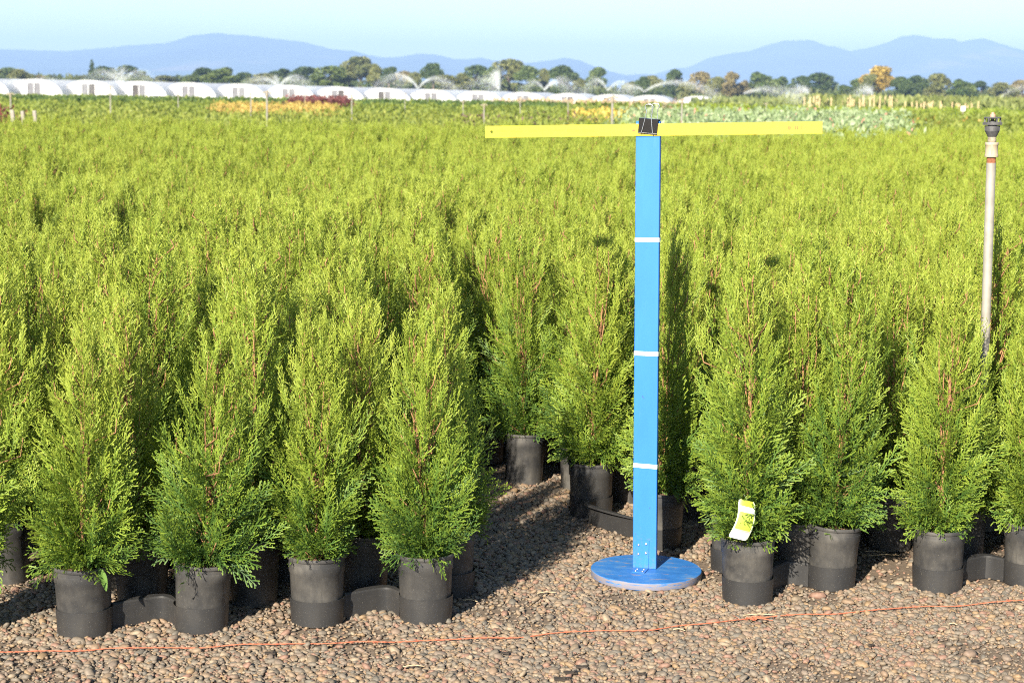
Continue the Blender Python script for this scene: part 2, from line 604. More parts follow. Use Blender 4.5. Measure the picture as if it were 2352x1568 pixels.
VARS = []
specs = [(0.82, 0.152), (0.80, 0.146), (0.82, 0.118), (0.83, 0.122), (0.89, 0.124), (0.92, 0.118), (0.86, 0.116), (0.95, 0.134), (0.91, 0.132), (0.97, 0.122), (0.88, 0.112), (0.94, 0.124)]
for i, (H, Rm) in enumerate(specs):
    VARS.append(make_crown(100 + i, H, Rm))

PLANTS = []
SRC = {}
LRNG = np.random.default_rng(77)
def plant(p, var, rz, sz, label, group=None):
    lean = LRNG.normal(0, 0.016, 2)
    e = empty('potted_arborvitae', (p[0], p[1], 0.004), rz)
    e.rotation_euler = (lean[0], lean[1], rz)
    tag(e, label, 'potted shrub', group)
    link('pot', POT, e)
    link('soil', SOIL, e)
    t = link('trunk', VARS[var][1], e)
    c = link('crown', VARS[var][0], e)
    c.scale = t.scale = (sz[0], sz[0], sz[1])
    # keep the base of the crown on the soil when it is scaled
    c.location.z = t.location.z = POT_H * (1 - sz[1])
    if var not in SRC: SRC[var] = (c, t)
    PLANTS.append((p[0], p[1]))
    return e

def gp(x, y):
    v = ground_at(x, y - 18)
    return (v.x, v.y)

P1, P2, P3, P4 = gp(195, 1470), gp(463, 1460), gp(729, 1445), gp(978, 1440)
S4 = gp(1032, 1380)
B1, B2, B3 = gp(1203, 1126), gp(1357, 1202), gp(1512, 1274)
R1, R1b, R2, R3, R4 = gp(1716, 1397), gp(1686, 1326), gp(1907, 1364), gp(2152, 1370), gp(2360, 1357)
GF = 'potted arborvitae along the front edge of the block'
plant(P1, 0, 0.3, (0.96, 0.93), 'bushy potted arborvitae with a broad-leaved weed growing over its pot rim', GF)
plant(P2, 1, 1.9, (0.96, 0.93), 'bushy potted arborvitae sharing a tray with the weedy one', GF)
plant(P3, 2, 4.0, (0.96, 0.93), 'front potted arborvitae sharing a tray with the bare-stemmed one by the aisle', GF)
plant(P4, 3, 2.2, (0.96, 0.93), 'potted arborvitae with its bare trunk showing, at the corner of the shaded aisle', GF)
plant(S4, 6, 0.5, (1.05, 0.93), 'potted arborvitae tucked behind the corner one, facing the shaded aisle', GF)
plant(B1, 4, 1.0, (1.0, 1.0), 'potted arborvitae at the far inner end of the shaded gravel aisle', GF)
plant(B2, 8, 2.5, (1.05, 1.0), 'potted arborvitae beside the aisle with leaf shadows on its pot', GF)
plant(B3, 5, 3.5, (1.0, 1.0), 'potted arborvitae standing right behind the blue measuring post', GF)
plant(R1, 7, 5.1, (1.08, 1.0), 'potted arborvitae carrying a yellow-green care tag above its rim', GF)
plant(R1b, 10, 0.2, (1.0, 1.0), 'potted arborvitae half hidden behind the one with the care tag', GF)
plant(R2, 9, 4.4, (1.02, 0.93), 'potted arborvitae sharing a tray with the tagged one', GF)
plant(R3, 11, 0.9, (0.98, 0.93), 'potted arborvitae in the front row before the sprinkler riser, brown soil showing', GF)
plant(R4, 6, 2.9, (1.0, 1.0), 'front arborvitae sharing a tray with the one before the sprinkler riser', GF)
GS = 'second-row arborvitae'
SL = 'second-row arborvitae with its pot in the shade of the front row'
for k, q in enumerate((P1, P2, P3, R1, R3, R4)):
    o_ = (0.175, 0.21) if q is R1 else (0.095, 0.225) if q is not R3 else (0.125, 0.26)
    plant((q[0] + o_[0], q[1] + o_[1]), 4 + (k * 5) % 8, k * 1.3, (1.08, 0.84 if q is R3 else 0.90), SL, GS)
NEX = len(PLANTS)
P0 = gp(-92, 1474)
plant(P0, 1, 3.3, (0.95, 0.98), 'arborvitae next to the weedy one in the front row, towards the pale stakes', GF)
NEX = len(PLANTS)
RISER = None

front_x = [-3.0, P1[0], P2[0], P3[0], P4[0], 0.2, R1[0], R2[0], R3[0], R4[0], 3.5]
front_y = [P1[1] - 0.18, P1[1], P2[1], P3[1], P4[1], 4.4, R1[1], R2[1], R3[1], R4[1], R4[1] + 0.3]
WEDGE = [(P4[0] + 0.12, 3.5), (S4[0] + 0.13, S4[1] + 0.02), (S4[0] - 0.02, S4[1] + 0.16), (-0.37, 5.08), (-0.31, 5.55), (B1[0] - 0.27, B1[1] + 0.03), (B1[0] + 0.02, B1[1] + 0.10), (B2[0] + 0.10, B2[1] + 0.12), (B3[0] + 0.10, B3[1] + 0.1), (R1[0] - 0.02, R1[1] + 0.2), (R1[0] - 0.1, 3.5)]
def inside(p, poly):
    c = False
    n = len(poly)
    for i in range(n):
        x1, y1 = poly[i]; x2, y2 = poly[(i + 1) % n]
        if (y1 > p[1]) != (y2 > p[1]) and p[0] < (x2 - x1) * (p[1] - y1) / (y2 - y1) + x1: c = not c
    return c
ua = R(7)
U_, V_ = (math.cos(ua), math.sin(ua)), (-math.sin(ua), math.cos(ua))
rng = np.random.default_rng(11)
cand = []
SX, SY = 0.265, 0.215
RP = at(2259, 890, 5.14)
RISER_BASE = (RP.x, RP.y)
for j in range(0, 124):
    for i in range(-70, 70):
        a = (i + 0.5 * (j % 2)) * SX + rng.normal(0, 0.022)
        b = j * SY + rng.normal(0, 0.022)
        x = P1[0] + U_[0] * a + V_[0] * b
        y = P1[1] + U_[1] * a + V_[1] * b
        lim = 0.30 * y + 0.9
        if abs(x) > lim or y > 24: continue
        if x > 0.35 * y * 0.29 / 0.29 and y > 18.5 and x > 1.5: continue
        fy = np.interp(x, front_x, front_y)
        if y < fy + 0.12: continue
        if inside((x, y), WEDGE): continue
        if x < P1[0] + 0.05 and y < P1[1] + 0.36: continue
        if R2[0] + 0.06 < x < R3[0] - 0.07 and y < R3[1] + 0.36: continue
        if (x - RISER_BASE[0]) ** 2 + (y - RISER_BASE[1]) ** 2 < 0.11 ** 2: continue
        if any((x - q[0]) ** 2 + (y - q[1]) ** 2 < 0.185 ** 2 for q in PLANTS[:NEX]): continue
        if y > 5.5 and rng.random() < 0.015: continue
        cand.append((x, y))
def vis(c):
    return abs(c[0]) < 0.293 * c[1] + 0.12
cand.sort(key=lambda c: c[1] + (0 if vis(c) else 100))
NEAR = cand[:279]
FAR = cand[279:]
GB = 'arborvitae packed in the block behind the front row'
for (x, y) in NEAR:
    s = rng.uniform(0.84, 1.0)
    lab, grp = 'upright green potted arborvitae packed among its neighbours behind the front row', GB
    fy = np.interp(x, front_x, front_y)
    if (x - RISER_BASE[0]) ** 2 + (y - RISER_BASE[1]) ** 2 < 0.34 ** 2:
        lab, grp = 'upright arborvitae crowding round the foot of the near sprinkler riser', 'arborvitae round the near riser'
    elif -0.35 < x < 0.02 and 4.5 < y < 5.95:
        lab, grp = 'arborvitae lining the shaded gravel aisle behind the corner plant', 'arborvitae along the shaded aisle'
    elif y < fy + 0.34:
        lab, grp = SL, GS
    plant((x, y), int(rng.integers(0, 12)) if rng.random() < 0.2 else int(rng.integers(4, 12)), rng.uniform(0, 6.28), (rng.uniform(1.02, 1.2), s),
          lab, grp)

def instancer(name, pts, rot, scl, idx, sources):
    me = bpy.data.meshes.new(name)
    n = len(pts)
    me.vertices.add(n)
    me.vertices.foreach_set('co', np.asarray(pts, np.float32).ravel())
    a = me.attributes.new('rot', 'FLOAT_VECTOR', 'POINT'); a.data.foreach_set('vector', np.asarray(rot, np.float32).ravel())
    a = me.attributes.new('scl', 'FLOAT_VECTOR', 'POINT'); a.data.foreach_set('vector', np.asarray(scl, np.float32).ravel())
    a = me.attributes.new('pick', 'INT', 'POINT'); a.data.foreach_set('value', np.asarray(idx, np.int32))
    me.update()
    o = link(name, me)
    g = bpy.data.node_groups.new(name, 'GeometryNodeTree')
    g.interface.new_socket('Geometry', in_out='INPUT', socket_type='NodeSocketGeometry')
    g.interface.new_socket('Geometry', in_out='OUTPUT', socket_type='NodeSocketGeometry')
    gi, go = g.nodes.new('NodeGroupInput'), g.nodes.new('NodeGroupOutput')
    iop = g.nodes.new('GeometryNodeInstanceOnPoints')
    jn = g.nodes.new('GeometryNodeJoinGeometry')
    for grp in sources:
        j2 = g.nodes.new('GeometryNodeJoinGeometry')
        for so in grp:
            oi = g.nodes.new('GeometryNodeObjectInfo')
            oi.transform_space = 'ORIGINAL'
            oi.inputs[0].default_value = so
            g.links.new(oi.outputs['Geometry'], j2.inputs[0])
        g2i = g.nodes.new('GeometryNodeGeometryToInstance')
        g.links.new(j2.outputs[0], g2i.inputs[0])
        g.links.new(g2i.outputs[0], jn.inputs[0])
    g.links.new(gi.outputs[0], iop.inputs['Points'])
    g.links.new(jn.outputs[0], iop.inputs['Instance'])
    iop.inputs['Pick Instance'].default_value = True
    def na(nm, ty):
        n_ = g.nodes.new('GeometryNodeInputNamedAttribute')
        n_.data_type = ty
        n_.inputs['Name'].default_value = nm
        return n_.outputs['Attribute']
    g.links.new(na('pick', 'INT'), iop.inputs['Instance Index'])
    e2r = g.nodes.new('FunctionNodeEulerToRotation')
    g.links.new(na('rot', 'FLOAT_VECTOR'), e2r.inputs[0])
    g.links.new(e2r.outputs[0], iop.inputs['Rotation'])
    g.links.new(na('scl', 'FLOAT_VECTOR'), iop.inputs['Scale'])
    g.links.new(iop.outputs[0], go.inputs[0])
    md = o.modifiers.new('scatter', 'NODES')
    md.node_group = g
    return o

n = len(FAR)
srcs = [SRC[k] for k in sorted(SRC)]
sc_ = np.stack([rng.uniform(1.05, 1.28, n)] * 2 + [rng.uniform(0.85, 1.0, n)], 1)
fo = instancer('arborvitae_block', [(x, y, 0.004) for x, y in FAR],
               np.stack([rng.normal(0, 0.03, n), rng.normal(0, 0.03, n), rng.uniform(0, 6.28, n)], 1), sc_, rng.integers(0, len(srcs), n), srcs)
tag(fo, 'mass of bright green arborvitae filling the field back to the shrub beds', 'arborvitae', kind='stuff')
print('plants', len(PLANTS), 'far', n)

# ------------------------------------------------------------------ trays
def tray(points, links, label):
    """collars round the pot bottoms joined by low walls with a flat top lip"""
    c = points[0]
    e = empty('pot_tray', (c[0], c[1], 0.004))
    tag(e, label, 'pot tray', 'black plastic trays under the front pots')
    HT = 0.064
    for p in points:
        bm = bmesh.new()
        ro, ri = 0.0688, 0.0676
        add_lathe(bm, [(ri - 0.0025, 0.001), (ro - 0.0035, 0.0), (ro, HT), (ri, HT), (ri - 0.0025, 0.001)], 40, (p[0] - c[0], p[1] - c[1], 0))
        o = link('collar', from_bm('collar', bm), e, M['tray'])
        smooth_mesh(o.data, 40)
    for path in links:
        pts = [Vector((q[0] - c[0], q[1] - c[1], 0)) for q in path]
        fine = []
        for a, b in zip(pts[:-1], pts[1:]):
            for k in range(4): fine.append(a.lerp(b, k / 4))
        fine.append(pts[-1])
        for _ in range(2):
            fine = [fine[0]] + [(fine[i - 1] + fine[i] * 2 + fine[i + 1]) / 4 for i in range(1, len(fine) - 1)] + [fine[-1]]
        bm = bmesh.new()
        prev = None
        for i, p in enumerate(fine):
            t = (fine[min(i + 1, len(fine) - 1)] - fine[max(i - 1, 0)]).normalized()
            nn = Vector((-t.y, t.x, 0))
            w = 0.006 + 0.016 * math.sin(math.pi * i / (len(fine) - 1))
            pro = [p + Vector((0, 0, 0.0)), p + Vector((0, 0, HT - 0.004)), p + nn * 0.003 + Vector((0, 0, HT)), p + nn * w + Vector((0, 0, HT + 0.0015)), p + nn * (w + 0.001) + Vector((0, 0, HT - 0.004)), p + nn * 0.003 + Vector((0, 0, HT - 0.006)), p + nn * 0.002]
            row = [bm.verts.new(v) for v in pro]
            if prev:
                for k in range(len(row)):
                    k2 = (k + 1) % len(row)
                    bm.faces.new((prev[k], row[k], row[k2], prev[k2]))
            prev = row
        o = link('web', from_bm('web', bm), e, M['tray'])
        smooth_mesh(o.data, 35)
    return e
def wpath(a, b):
    d = Vector((b[0] - a[0], b[1] - a[1])); L = d.length; d /= L
    n_ = Vector((-d.y, d.x))
    A, B = Vector(a[:2]), Vector(b[:2])
    return [A + d * 0.066 + n_ * 0.010, A + d * (L * 0.45) + n_ * 0.040, B - d * 0.094 + n_ * 0.066, B - d * 0.066 + n_ * 0.016]
tray([P1, P2], [wpath(P1, P2)], 'black plastic two-pot tray holding the weedy arborvitae and its neighbour')
tray([P3, P4, S4], [wpath(P3, P4), wpath(P4, S4)], 'black plastic pot tray at the corner of the shaded aisle')
tray([R1, R2, R1b], [wpath(R1, R2), wpath(R1b, R1)], 'black plastic pot tray under the arborvitae with the care tag')
tray([R3, R4], [wpath(R3, R4)], 'black plastic two-pot tray in front of the sprinkler riser')
tray([B3, B2], [wpath(B3, B2)], 'black plastic pot tray behind the blue measuring post')

# ------------------------------------------------------------------ gravel
def pebble_mesh(seed):
    rg = np.random.default_rng(seed)
    bm = bmesh.new()
    bmesh.ops.create_uvsphere(bm, u_segments=8, v_segments=4, radius=1.0)
    k = rg.normal(0, 1, (3, 3)); ph = rg.uniform(0, 6.28, 3)
    asp = (rg.uniform(1.05, 1.45), rg.uniform(0.8, 1.0), rg.uniform(0.5, 0.72))
    for v in bm.verts:
        d = 1 + 0.10 * sum(math.sin(1.6 * float(np.dot(k[i], v.co)) + ph[i]) for i in range(3))
        v.co = Vector((v.co.x * asp[0], v.co.y * asp[1], v.co.z * asp[2])) * d
    me = from_bm('pebble', bm)
    me.materials.append(M['pebble'])
    smooth_mesh(me)
    return me
PEB = [pebble_mesh(40 + i) for i in range(9)]
rg = np.random.default_rng(21)
big = []
SRCP = {}
tries = 0
while len(big) < 290 and tries < 60000:
    tries += 1
    px_, py_ = rg.uniform(-10, 2360), rg.uniform(1120, 1566)
    g_ = ground_at(px_, py_)
    fy = np.interp(g_.x, front_x, front_y)
    if not (g_.y < fy + 0.02 or inside((g_.x, g_.y), WEDGE)): continue
    r_ = float(np.clip(rg.lognormal(-4.55, 0.22), 0.0090, 0.0175))
    if any((g_.x - q[0]) ** 2 + (g_.y - q[1]) ** 2 < (r_ + q[2]) ** 2 * 1.6 for q in big): continue
    if any((g_.x - q[0]) ** 2 + (g_.y - q[1]) ** 2 < (0.074 + r_) ** 2 for q in PLANTS[:13]): continue
    if (g_.x - 0.345) ** 2 + (g_.y - 4.68) ** 2 < 0.178 ** 2: continue
    big.append((g_.x, g_.y, r_))
    k = len(big) % 9
    o = link('pebble', PEB[k], ground)
    o.location = (g_.x, g_.y, r_ * 0.42)
    o.rotation_euler = (rg.normal(0, 0.18), rg.normal(0, 0.18), rg.uniform(0, 6.28))
    o.scale = (r_, r_, r_)
    SRCP.setdefault(k, (o,))
def scatter(x0, x1, y0, y1, step):
    nx, ny = int((x1 - x0) / step), int((y1 - y0) / step)
    gx, gy = np.meshgrid(np.arange(nx), np.arange(ny))
    X = x0 + (gx + rg.uniform(0, 1, gx.shape)) * step
    Y = y0 + (gy + rg.uniform(0, 1, gy.shape)) * step
    return np.stack([X.ravel(), Y.ravel()], 1)
pp = scatter(-1.75, 1.95, 3.3, 4.75, 0.0088)
wb = scatter(-0.35, 0.95, 4.75, 6.1, 0.0098)
pp = np.concatenate([pp, wb, scatter(-2.6, -1.75, 3.0, 4.6, 0.016), scatter(1.95, 2.8, 3.0, 5.0, 0.016), scatter(-2.2, -0.35, 4.75, 5.6, 0.022), scatter(0.95, 2.4, 4.75, 5.6, 0.022)])
pat = np.sin(pp[:, 0] * 5.1 + 1.0) * np.sin(pp[:, 1] * 7.3 + pp[:, 0] * 2.2) + 0.5 * np.sin(pp[:, 0] * 13 + pp[:, 1] * 9)
pp = pp[~((pat > 0.62) & (rg.random(len(pp)) < 0.5))]     # soil shows through in places
npb = len(pp)
sz = np.clip(rg.lognormal(-5.25, 0.42, npb), 0.0022, 0.0125)
# patches where fines lie on top of the stones
pt = np.sin(pp[:, 0] * 5.1 + 1.0) * np.sin(pp[:, 1] * 7.3 + pp[:, 0] * 2.2) + 0.5 * np.sin(pp[:, 0] * 13 + pp[:, 1] * 9)
sz *= np.where(pt > 0.55, 0.72, 1.0)
zz = rg.uniform(-0.001, 0.0045, npb) + sz * 0.2
rot = np.stack([rg.normal(0, 0.3, npb), rg.normal(0, 0.3, npb), rg.uniform(0, 6.28, npb)], 1)
po = instancer('gravel', np.column_stack([pp, zz]), rot, np.stack([sz] * 3, 1), rg.integers(0, len(SRCP), npb), [SRCP[k] for k in sorted(SRCP)])
tag(po, 'loose rounded tan and grey river gravel covering the ground', 'gravel', kind='stuff')
print('pebbles', npb, 'crown quads', [len(v[0].polygons) for v in VARS])

# ------------------------------------------------------------------ measuring post
def post_blue():
    m, nt, b, o = new_mat('blue_paint')
    n1 = noise(nt, 14, 6, 0.65, vec_scale=(1, 1, 0.25))
    n2 = noise(nt, 40, 5, 0.7, vec_scale=(1, 1, 0.12))
    r1 = ramp(nt, [(0.3, (.017, .125, .45)), (0.7, (.024, .150, .50))])
    nt.links.new(n1.outputs['Fac'], r1.inputs[0])
    r2 = ramp(nt, [(0.60, (0, 0, 0)), (0.74, (1, 1, 1))])
    nt.links.new(n2.outputs['Fac'], r2.inputs[0])
    mm = N(nt, 'ShaderNodeMath', operation='MULTIPLY')
    nt.links.new(r2.outputs[0], mm.inputs[0]); mm.inputs[1].default_value = 0.45
    c = mixc(nt, mm.outputs[0], r1.outputs[0], (.055, .18, .46))
    tc = N(nt, 'ShaderNodeTexCoord'); sp = N(nt, 'ShaderNodeSeparateXYZ'); nt.links.new(tc.outputs['Object'], sp.inputs[0])
    mr = N(nt, 'ShaderNodeMapRange'); nt.links.new(sp.outputs['Z'], mr.inputs[0])
    mr.inputs[1].default_value = 0.0; mr.inputs[2].default_value = 0.22; mr.inputs[3].default_value = 0.13; mr.inputs[4].default_value = -0.1
    n4 = noise(nt, 70, 5, 0.75)
    ad = N(nt, 'ShaderNodeMath', operation='ADD'); nt.links.new(n4.outputs['Fac'], ad.inputs[0]); nt.links.new(mr.outputs[0], ad.inputs[1])
    r4 = ramp(nt, [(0.60, (0, 0, 0)), (0.80, (0.5, 0.5, 0.5))]); nt.links.new(ad.outputs[0], r4.inputs[0])
    c = mixc(nt, r4.outputs[0], c, (.11, .115, .12))       # mud splashed on the foot of the board
    n5 = noise(nt, 55, 3, 0.6, vec_scale=(1, 1, 0.6))
    r5 = ramp(nt, [(0.715, (0, 0, 0)), (0.735, (1, 1, 1))]); nt.links.new(n5.outputs['Fac'], r5.inputs[0])
    c = mixc(nt, r5.outputs[0], c, (.03, .08, .2))        # small dents and chips
    nt.links.new(c, b.inputs['Base Color'])
    b.inputs['Roughness'].default_value = 0.5
    b.inputs['Specular IOR Level'].default_value = 0.3
    bump(nt, b, n2.outputs['Fac'], 0.12, 0.001)
    return m
def disc_blue():
    m, nt, b, o = new_mat('scuffed_blue_plywood')
    tc = N(nt, 'ShaderNodeTexCoord')
    sp = N(nt, 'ShaderNodeSeparateXYZ'); nt.links.new(tc.outputs['Normal'], sp.inputs[0])
    n1 = noise(nt, 11, 6, 0.7, vec_scale=(1.2, 2.6, 6))
    n2 = noise(nt, 26, 6, 0.75, vec_scale=(0.6, 1.6, 9))
    r1 = ramp(nt, [(0.3, (.014, .098, .31)), (0.52, (.024, .14, .40)), (0.68, (.085, .19, .35))])
    nt.links.new(n1.outputs['Fac'], r1.inputs[0])
    # chipped, bare and dirty on the rim
    top = N(nt, 'ShaderNodeMapRange'); nt.links.new(sp.outputs['Z'], top.inputs[0])
    top.inputs[1].default_value = 0.2; top.inputs[2].default_value = 0.8
    top.inputs[3].default_value = 0.17; top.inputs[4].default_value = 0.0
    ad = N(nt, 'ShaderNodeMath', operation='ADD')
    nt.links.new(n2.outputs['Fac'], ad.inputs[0]); nt.links.new(top.outputs[0], ad.inputs[1])
    r2 = ramp(nt, [(0.57, (0, 0, 0)), (0.64, (1, 1, 1))])
    nt.links.new(ad.outputs[0], r2.inputs[0])
    mm = N(nt, 'ShaderNodeMath', operation='MULTIPLY'); nt.links.new(r2.outputs[0], mm.inputs[0]); mm.inputs[1].default_value = 0.7
    c = mixc(nt, mm.outputs[0], r1.outputs[0], (.25, .19, .13))
    nt.links.new(c, b.inputs['Base Color'])
    b.inputs['Roughness'].default_value = 0.55
    bump(nt, b, n2.outputs['Fac'], 0.2, 0.0015)
    return m
M['blue'] = post_blue()
M['disc'] = disc_blue()
M['redwood'] = simple('bare_red_edge', (.24, .07, .035), 0.7, 0.4, 30)
M['white_tape'] = simple('white_tape', (.78, .78, .76), 0.5, 0.05, 40)
M['bolt'] = simple('bolt_zinc', (.55, .55, .55), 0.35, 0.2, 80, 0.9)
M['dusty_metal'] = simple('dusty_bracket', (.26, .33, .46), 0.5, 0.35, 40)

YAW, LEAN = R(-16.5), R(-0.85)
DISC_R, DISC_T, GZ = 0.152, 0.020, 0.008
pc = ground_at(1481.5, 1303, GZ + DISC_T)
post = empty('measuring_post', (pc.x, pc.y, GZ))
post.rotation_euler = (0, 0, YAW)
tag(post, 'blue wooden measuring post with white foot marks on a round plywood base', 'measuring post')
# disc, slightly forward of the board
bm = bmesh.new()
add_lathe(bm, [(0.0005, 0.0), (DISC_R - 0.001, 0.0), (DISC_R, 0.0015), (DISC_R, DISC_T - 0.0012), (DISC_R - 0.0012, DISC_T), (0.0005, DISC_T)], 72)
o = link('base_disc', from_bm('base_disc', bm), post, M['disc']); smooth_mesh(o.data, 35)
o.location = (0.005, -0.008, 0)
BW, BT, BH = 0.0655, 0.0175, 1.222
Rl = Euler((0, LEAN, 0)).to_matrix().to_4x4()
bm = bmesh.new()
add_box(bm, (0, 0, BH / 2), (BW, BT, BH), None, 0, 0.0012)
bm.faces.ensure_lookup_table()
for f in bm.faces:
    f.normal_update()
    if abs(f.normal.x) > 0.9: f.material_index = 1
board = link('board', from_bm('board', bm), post, [M['blue'], M['redwood']])
board.matrix_local = Matrix.Translation((0, 0, DISC_T)) @ Rl
PM = Matrix.Translation((pc.x, pc.y, GZ)) @ Matrix.Rotation(YAW, 4, 'Z') @ Matrix.Translation((0, 0, DISC_T)) @ Rl
for k, py in enumerate((1070, 812, 551)):
    # foot marks, found on the face of the board
    inv = PM.inverted()
    o0 = inv @ CAM; d0 = (inv.to_3x3() @ ray(1485, py))
    t = (-BT / 2 - o0.y) / d0.y
    z = (o0 + d0 * t).z
    bm = bmesh.new()
    add_box(bm, (0, 0, 0), (BW + 0.0012, BT + 0.0012, 0.0112), Euler((0, R((1.5, 0.3, -0.6)[k]), 0)))
    o = link('tape_band', from_bm('tape_band', bm), board, M['white_tape'])
    o.location = (0, 0, z)
# bracket
bm = bmesh.new()
bw, bt = 0.036, 0.0022
add_box(bm, (-0.006, -BT / 2 - bt / 2 - 0.0002, 0.040), (bw, bt, 0.080), None, 0, 0.0005)
add_box(bm, (-0.006, -BT / 2 - bt - 0.0255, bt / 2 + 0.0004), (bw, 0.050, bt), None, 1, 0.0005)
br = link('bracket', from_bm('bracket', bm), post, [M['blue'], M['dusty_metal']])
br.location = (0, 0, DISC_T)
bm = bmesh.new()
bmesh.ops.create_uvsphere(bm, u_segments=10, v_segments=6, radius=0.0036, matrix=Matrix.Diagonal((1, 0.7, 1, 1)))
SCREW = from_bm('screw', bm); smooth_mesh(SCREW)
for (sx, sz_) in ((-0.017, 0.066), (0.004, 0.070), (-0.017, 0.040), (0.004, 0.044)):
    o = link('screw', SCREW, br); o.location = (sx, -BT / 2 - bt - 0.0008, sz_)
    if not SCREW.materials: SCREW.materials.append(M['bolt'])
for (sx, sy) in ((-0.015, -0.020), (0.004, -0.020), (-0.015, -0.040), (0.004, -0.040)):
    o = link('screw', SCREW, br); o.location = (sx, -BT / 2 - sy * 0 + sy - bt, bt + 0.001); o.rotation_euler = (R(90), 0, 0)

# ------------------------------------------------------------------ yardstick
def yellow():
    m, nt, b, o = new_mat('yellow_enamel')
    n1 = noise(nt, 12, 5, 0.6, vec_scale=(0.3, 1, 1))
    r1 = ramp(nt, [(0.3, (.55, .43, .020)), (0.7, (.60, .48, .028))])
    nt.links.new(n1.outputs['Fac'], r1.inputs[0])
    nt.links.new(r1.outputs[0], b.inputs['Base Color'])
    b.inputs['Roughness'].default_value = 0.34
    return m
M['yellow'] = yellow()
M['print'] = simple('orange_brown_print', (.17, .06, .01), 0.5, 0.1, 40)
M['print_red'] = simple('red_print', (.42, .09, .02), 0.5, 0.1, 40)
M['print_dark'] = simple('dark_print', (.035, .02, .012), 0.5, 0.1, 40)
YL, YH, YT = 0.9144, 0.0318, 0.004
invp = PM.inverted()
def on_face(x, y, off):
    o0 = invp @ CAM; d0 = invp.to_3x3() @ ray(x, y)
    t = (-BT / 2 - off - o0.y) / d0.y
    return o0 + d0 * t
ya, yb = on_face(1116.5, 303.5, YT), on_face(1886.5, 293, YT)
print('yardstick length', (yb - ya).length)
ydir = (yb - ya); yang = math.atan2(ydir.z, ydir.x)
ymid = (ya + yb) / 2
stick = empty('yardstick')
tag(stick, 'yellow yardstick clipped crosswise to the top of the blue post', 'yardstick')
# local frame: x along, z up, y=0 front face (print side toward -y)
YM = PM @ Matrix.Translation((ymid.x, -BT / 2 - YT - 0.0004, ymid.z)) @ Matrix.Rotation(-yang, 4, 'Y') @ Matrix.Translation((-YL / 2, 0, -YH / 2))
stick.matrix_world = YM
# blade with a real hanging hole
bm = bmesh.new()
hx, hz, hr = 0.0185, YH * 0.50, 0.0044
outer, inner = [], []
ns = 16
for i in range(ns):
    a = 2 * math.pi * (i + 0.5) / ns
    dx, dz = math.cos(a), math.sin(a)
    k = min((0.04 - hx) / dx if dx > 0 else hx / -dx, (YH - hz) / dz if dz > 0 else hz / -dz)
    outer.append((hx + dx * k, hz + dz * k)); inner.append((hx + dx * hr, hz + dz * hr))
def ring_faces(y, flip):
    vo = [bm.verts.new((p[0], y, p[1])) for p in outer]
    vi = [bm.verts.new((p[0], y, p[1])) for p in inner]
    for i in range(ns):
        j = (i + 1) % ns
        f = (vo[i], vo[j], vi[j], vi[i])
        bm.faces.new(f if flip else f[::-1])
    return vo, vi
fo1, fi1 = ring_faces(0.0, True)
fo2, fi2 = ring_faces(YT, False)
for i in range(ns):
    j = (i + 1) % ns
    bm.faces.new((fi1[i], fi1[j], fi2[j], fi2[i]))
# corner triangles left over by the radial grid, then the long rest
for (cx, cz) in ((0, 0), (0, YH), (0.04, 0), (0.04, YH)):
    idx = sorted(range(ns), key=lambda i: (outer[i][0] - cx) ** 2 + (outer[i][1] - cz) ** 2)
    e1 = [i for i in idx if abs(outer[i][0] - cx) < 1e-6][:1]; e2 = [i for i in idx if abs(outer[i][1] - cz) < 1e-6][:1]
    if e1 and e2 and e1 != e2:
        for (vs_, y) in ((fo1, 0.0), (fo2, YT)):
            bm.faces.new((vs_[e1[0]], vs_[e2[0]], bm.verts.new((cx, y, cz))))
add_box(bm, ((0.04 + YL) / 2, YT / 2, YH / 2), (YL - 0.04, YT, YH))
for (z0_, z1_) in ((0, 0), (YH, YH)):
    a = [bm.verts.new(v) for v in ((0, 0, z0_), (0.04, 0, z0_), (0.04, YT, z0_), (0, YT, z0_))]
    bm.faces.new(a if z0_ > 0 else a[::-1])
a = [bm.verts.new(v) for v in ((0, 0, 0), (0, YT, 0), (0, YT, YH), (0, 0, YH))]; bm.faces.new(a[::-1])
bmesh.ops.remove_doubles(bm, verts=bm.verts, dist=1e-6)
bmesh.ops.recalc_face_normals(bm, faces=bm.faces)
link('blade', from_bm('blade', bm), stick, M['yellow'])
EPS = -0.0004
def flat_rect(bm, x0, x1, z0, z1):
    vs_ = [bm.verts.new((x, EPS, z)) for x, z in ((x0, z0), (x1, z0), (x1, z1), (x0, z1))]
    bm.faces.new(vs_)
bm = bmesh.new()
inch = 0.0254
for k in range(1, 36 * 8):
    x = k * inch / 8
    ln = 0.0046 if k % 8 == 0 else 0.0034 if k % 4 == 0 else 0.0022
    w = 0.0008 if k % 8 == 0 else 0.0004
    flat_rect(bm, x - w / 2, x + w / 2, YH - ln, YH - 0.0003)
for k in range(1, 91):
    for j in range(5):
        x = YL - (k * 0.01 - j * 0.002)
        ln = 0.0065 if k % 10 == 0 and j == 0 else 0.0045 if j == 0 else 0.0026
        w = 0.0006 if j == 0 else 0.0003
        if 0 < x < YL: flat_rect(bm, x - w / 2, x + w / 2, 0.0004, ln)
link('printed_scale', from_bm('printed_scale', bm), stick, M['print'])
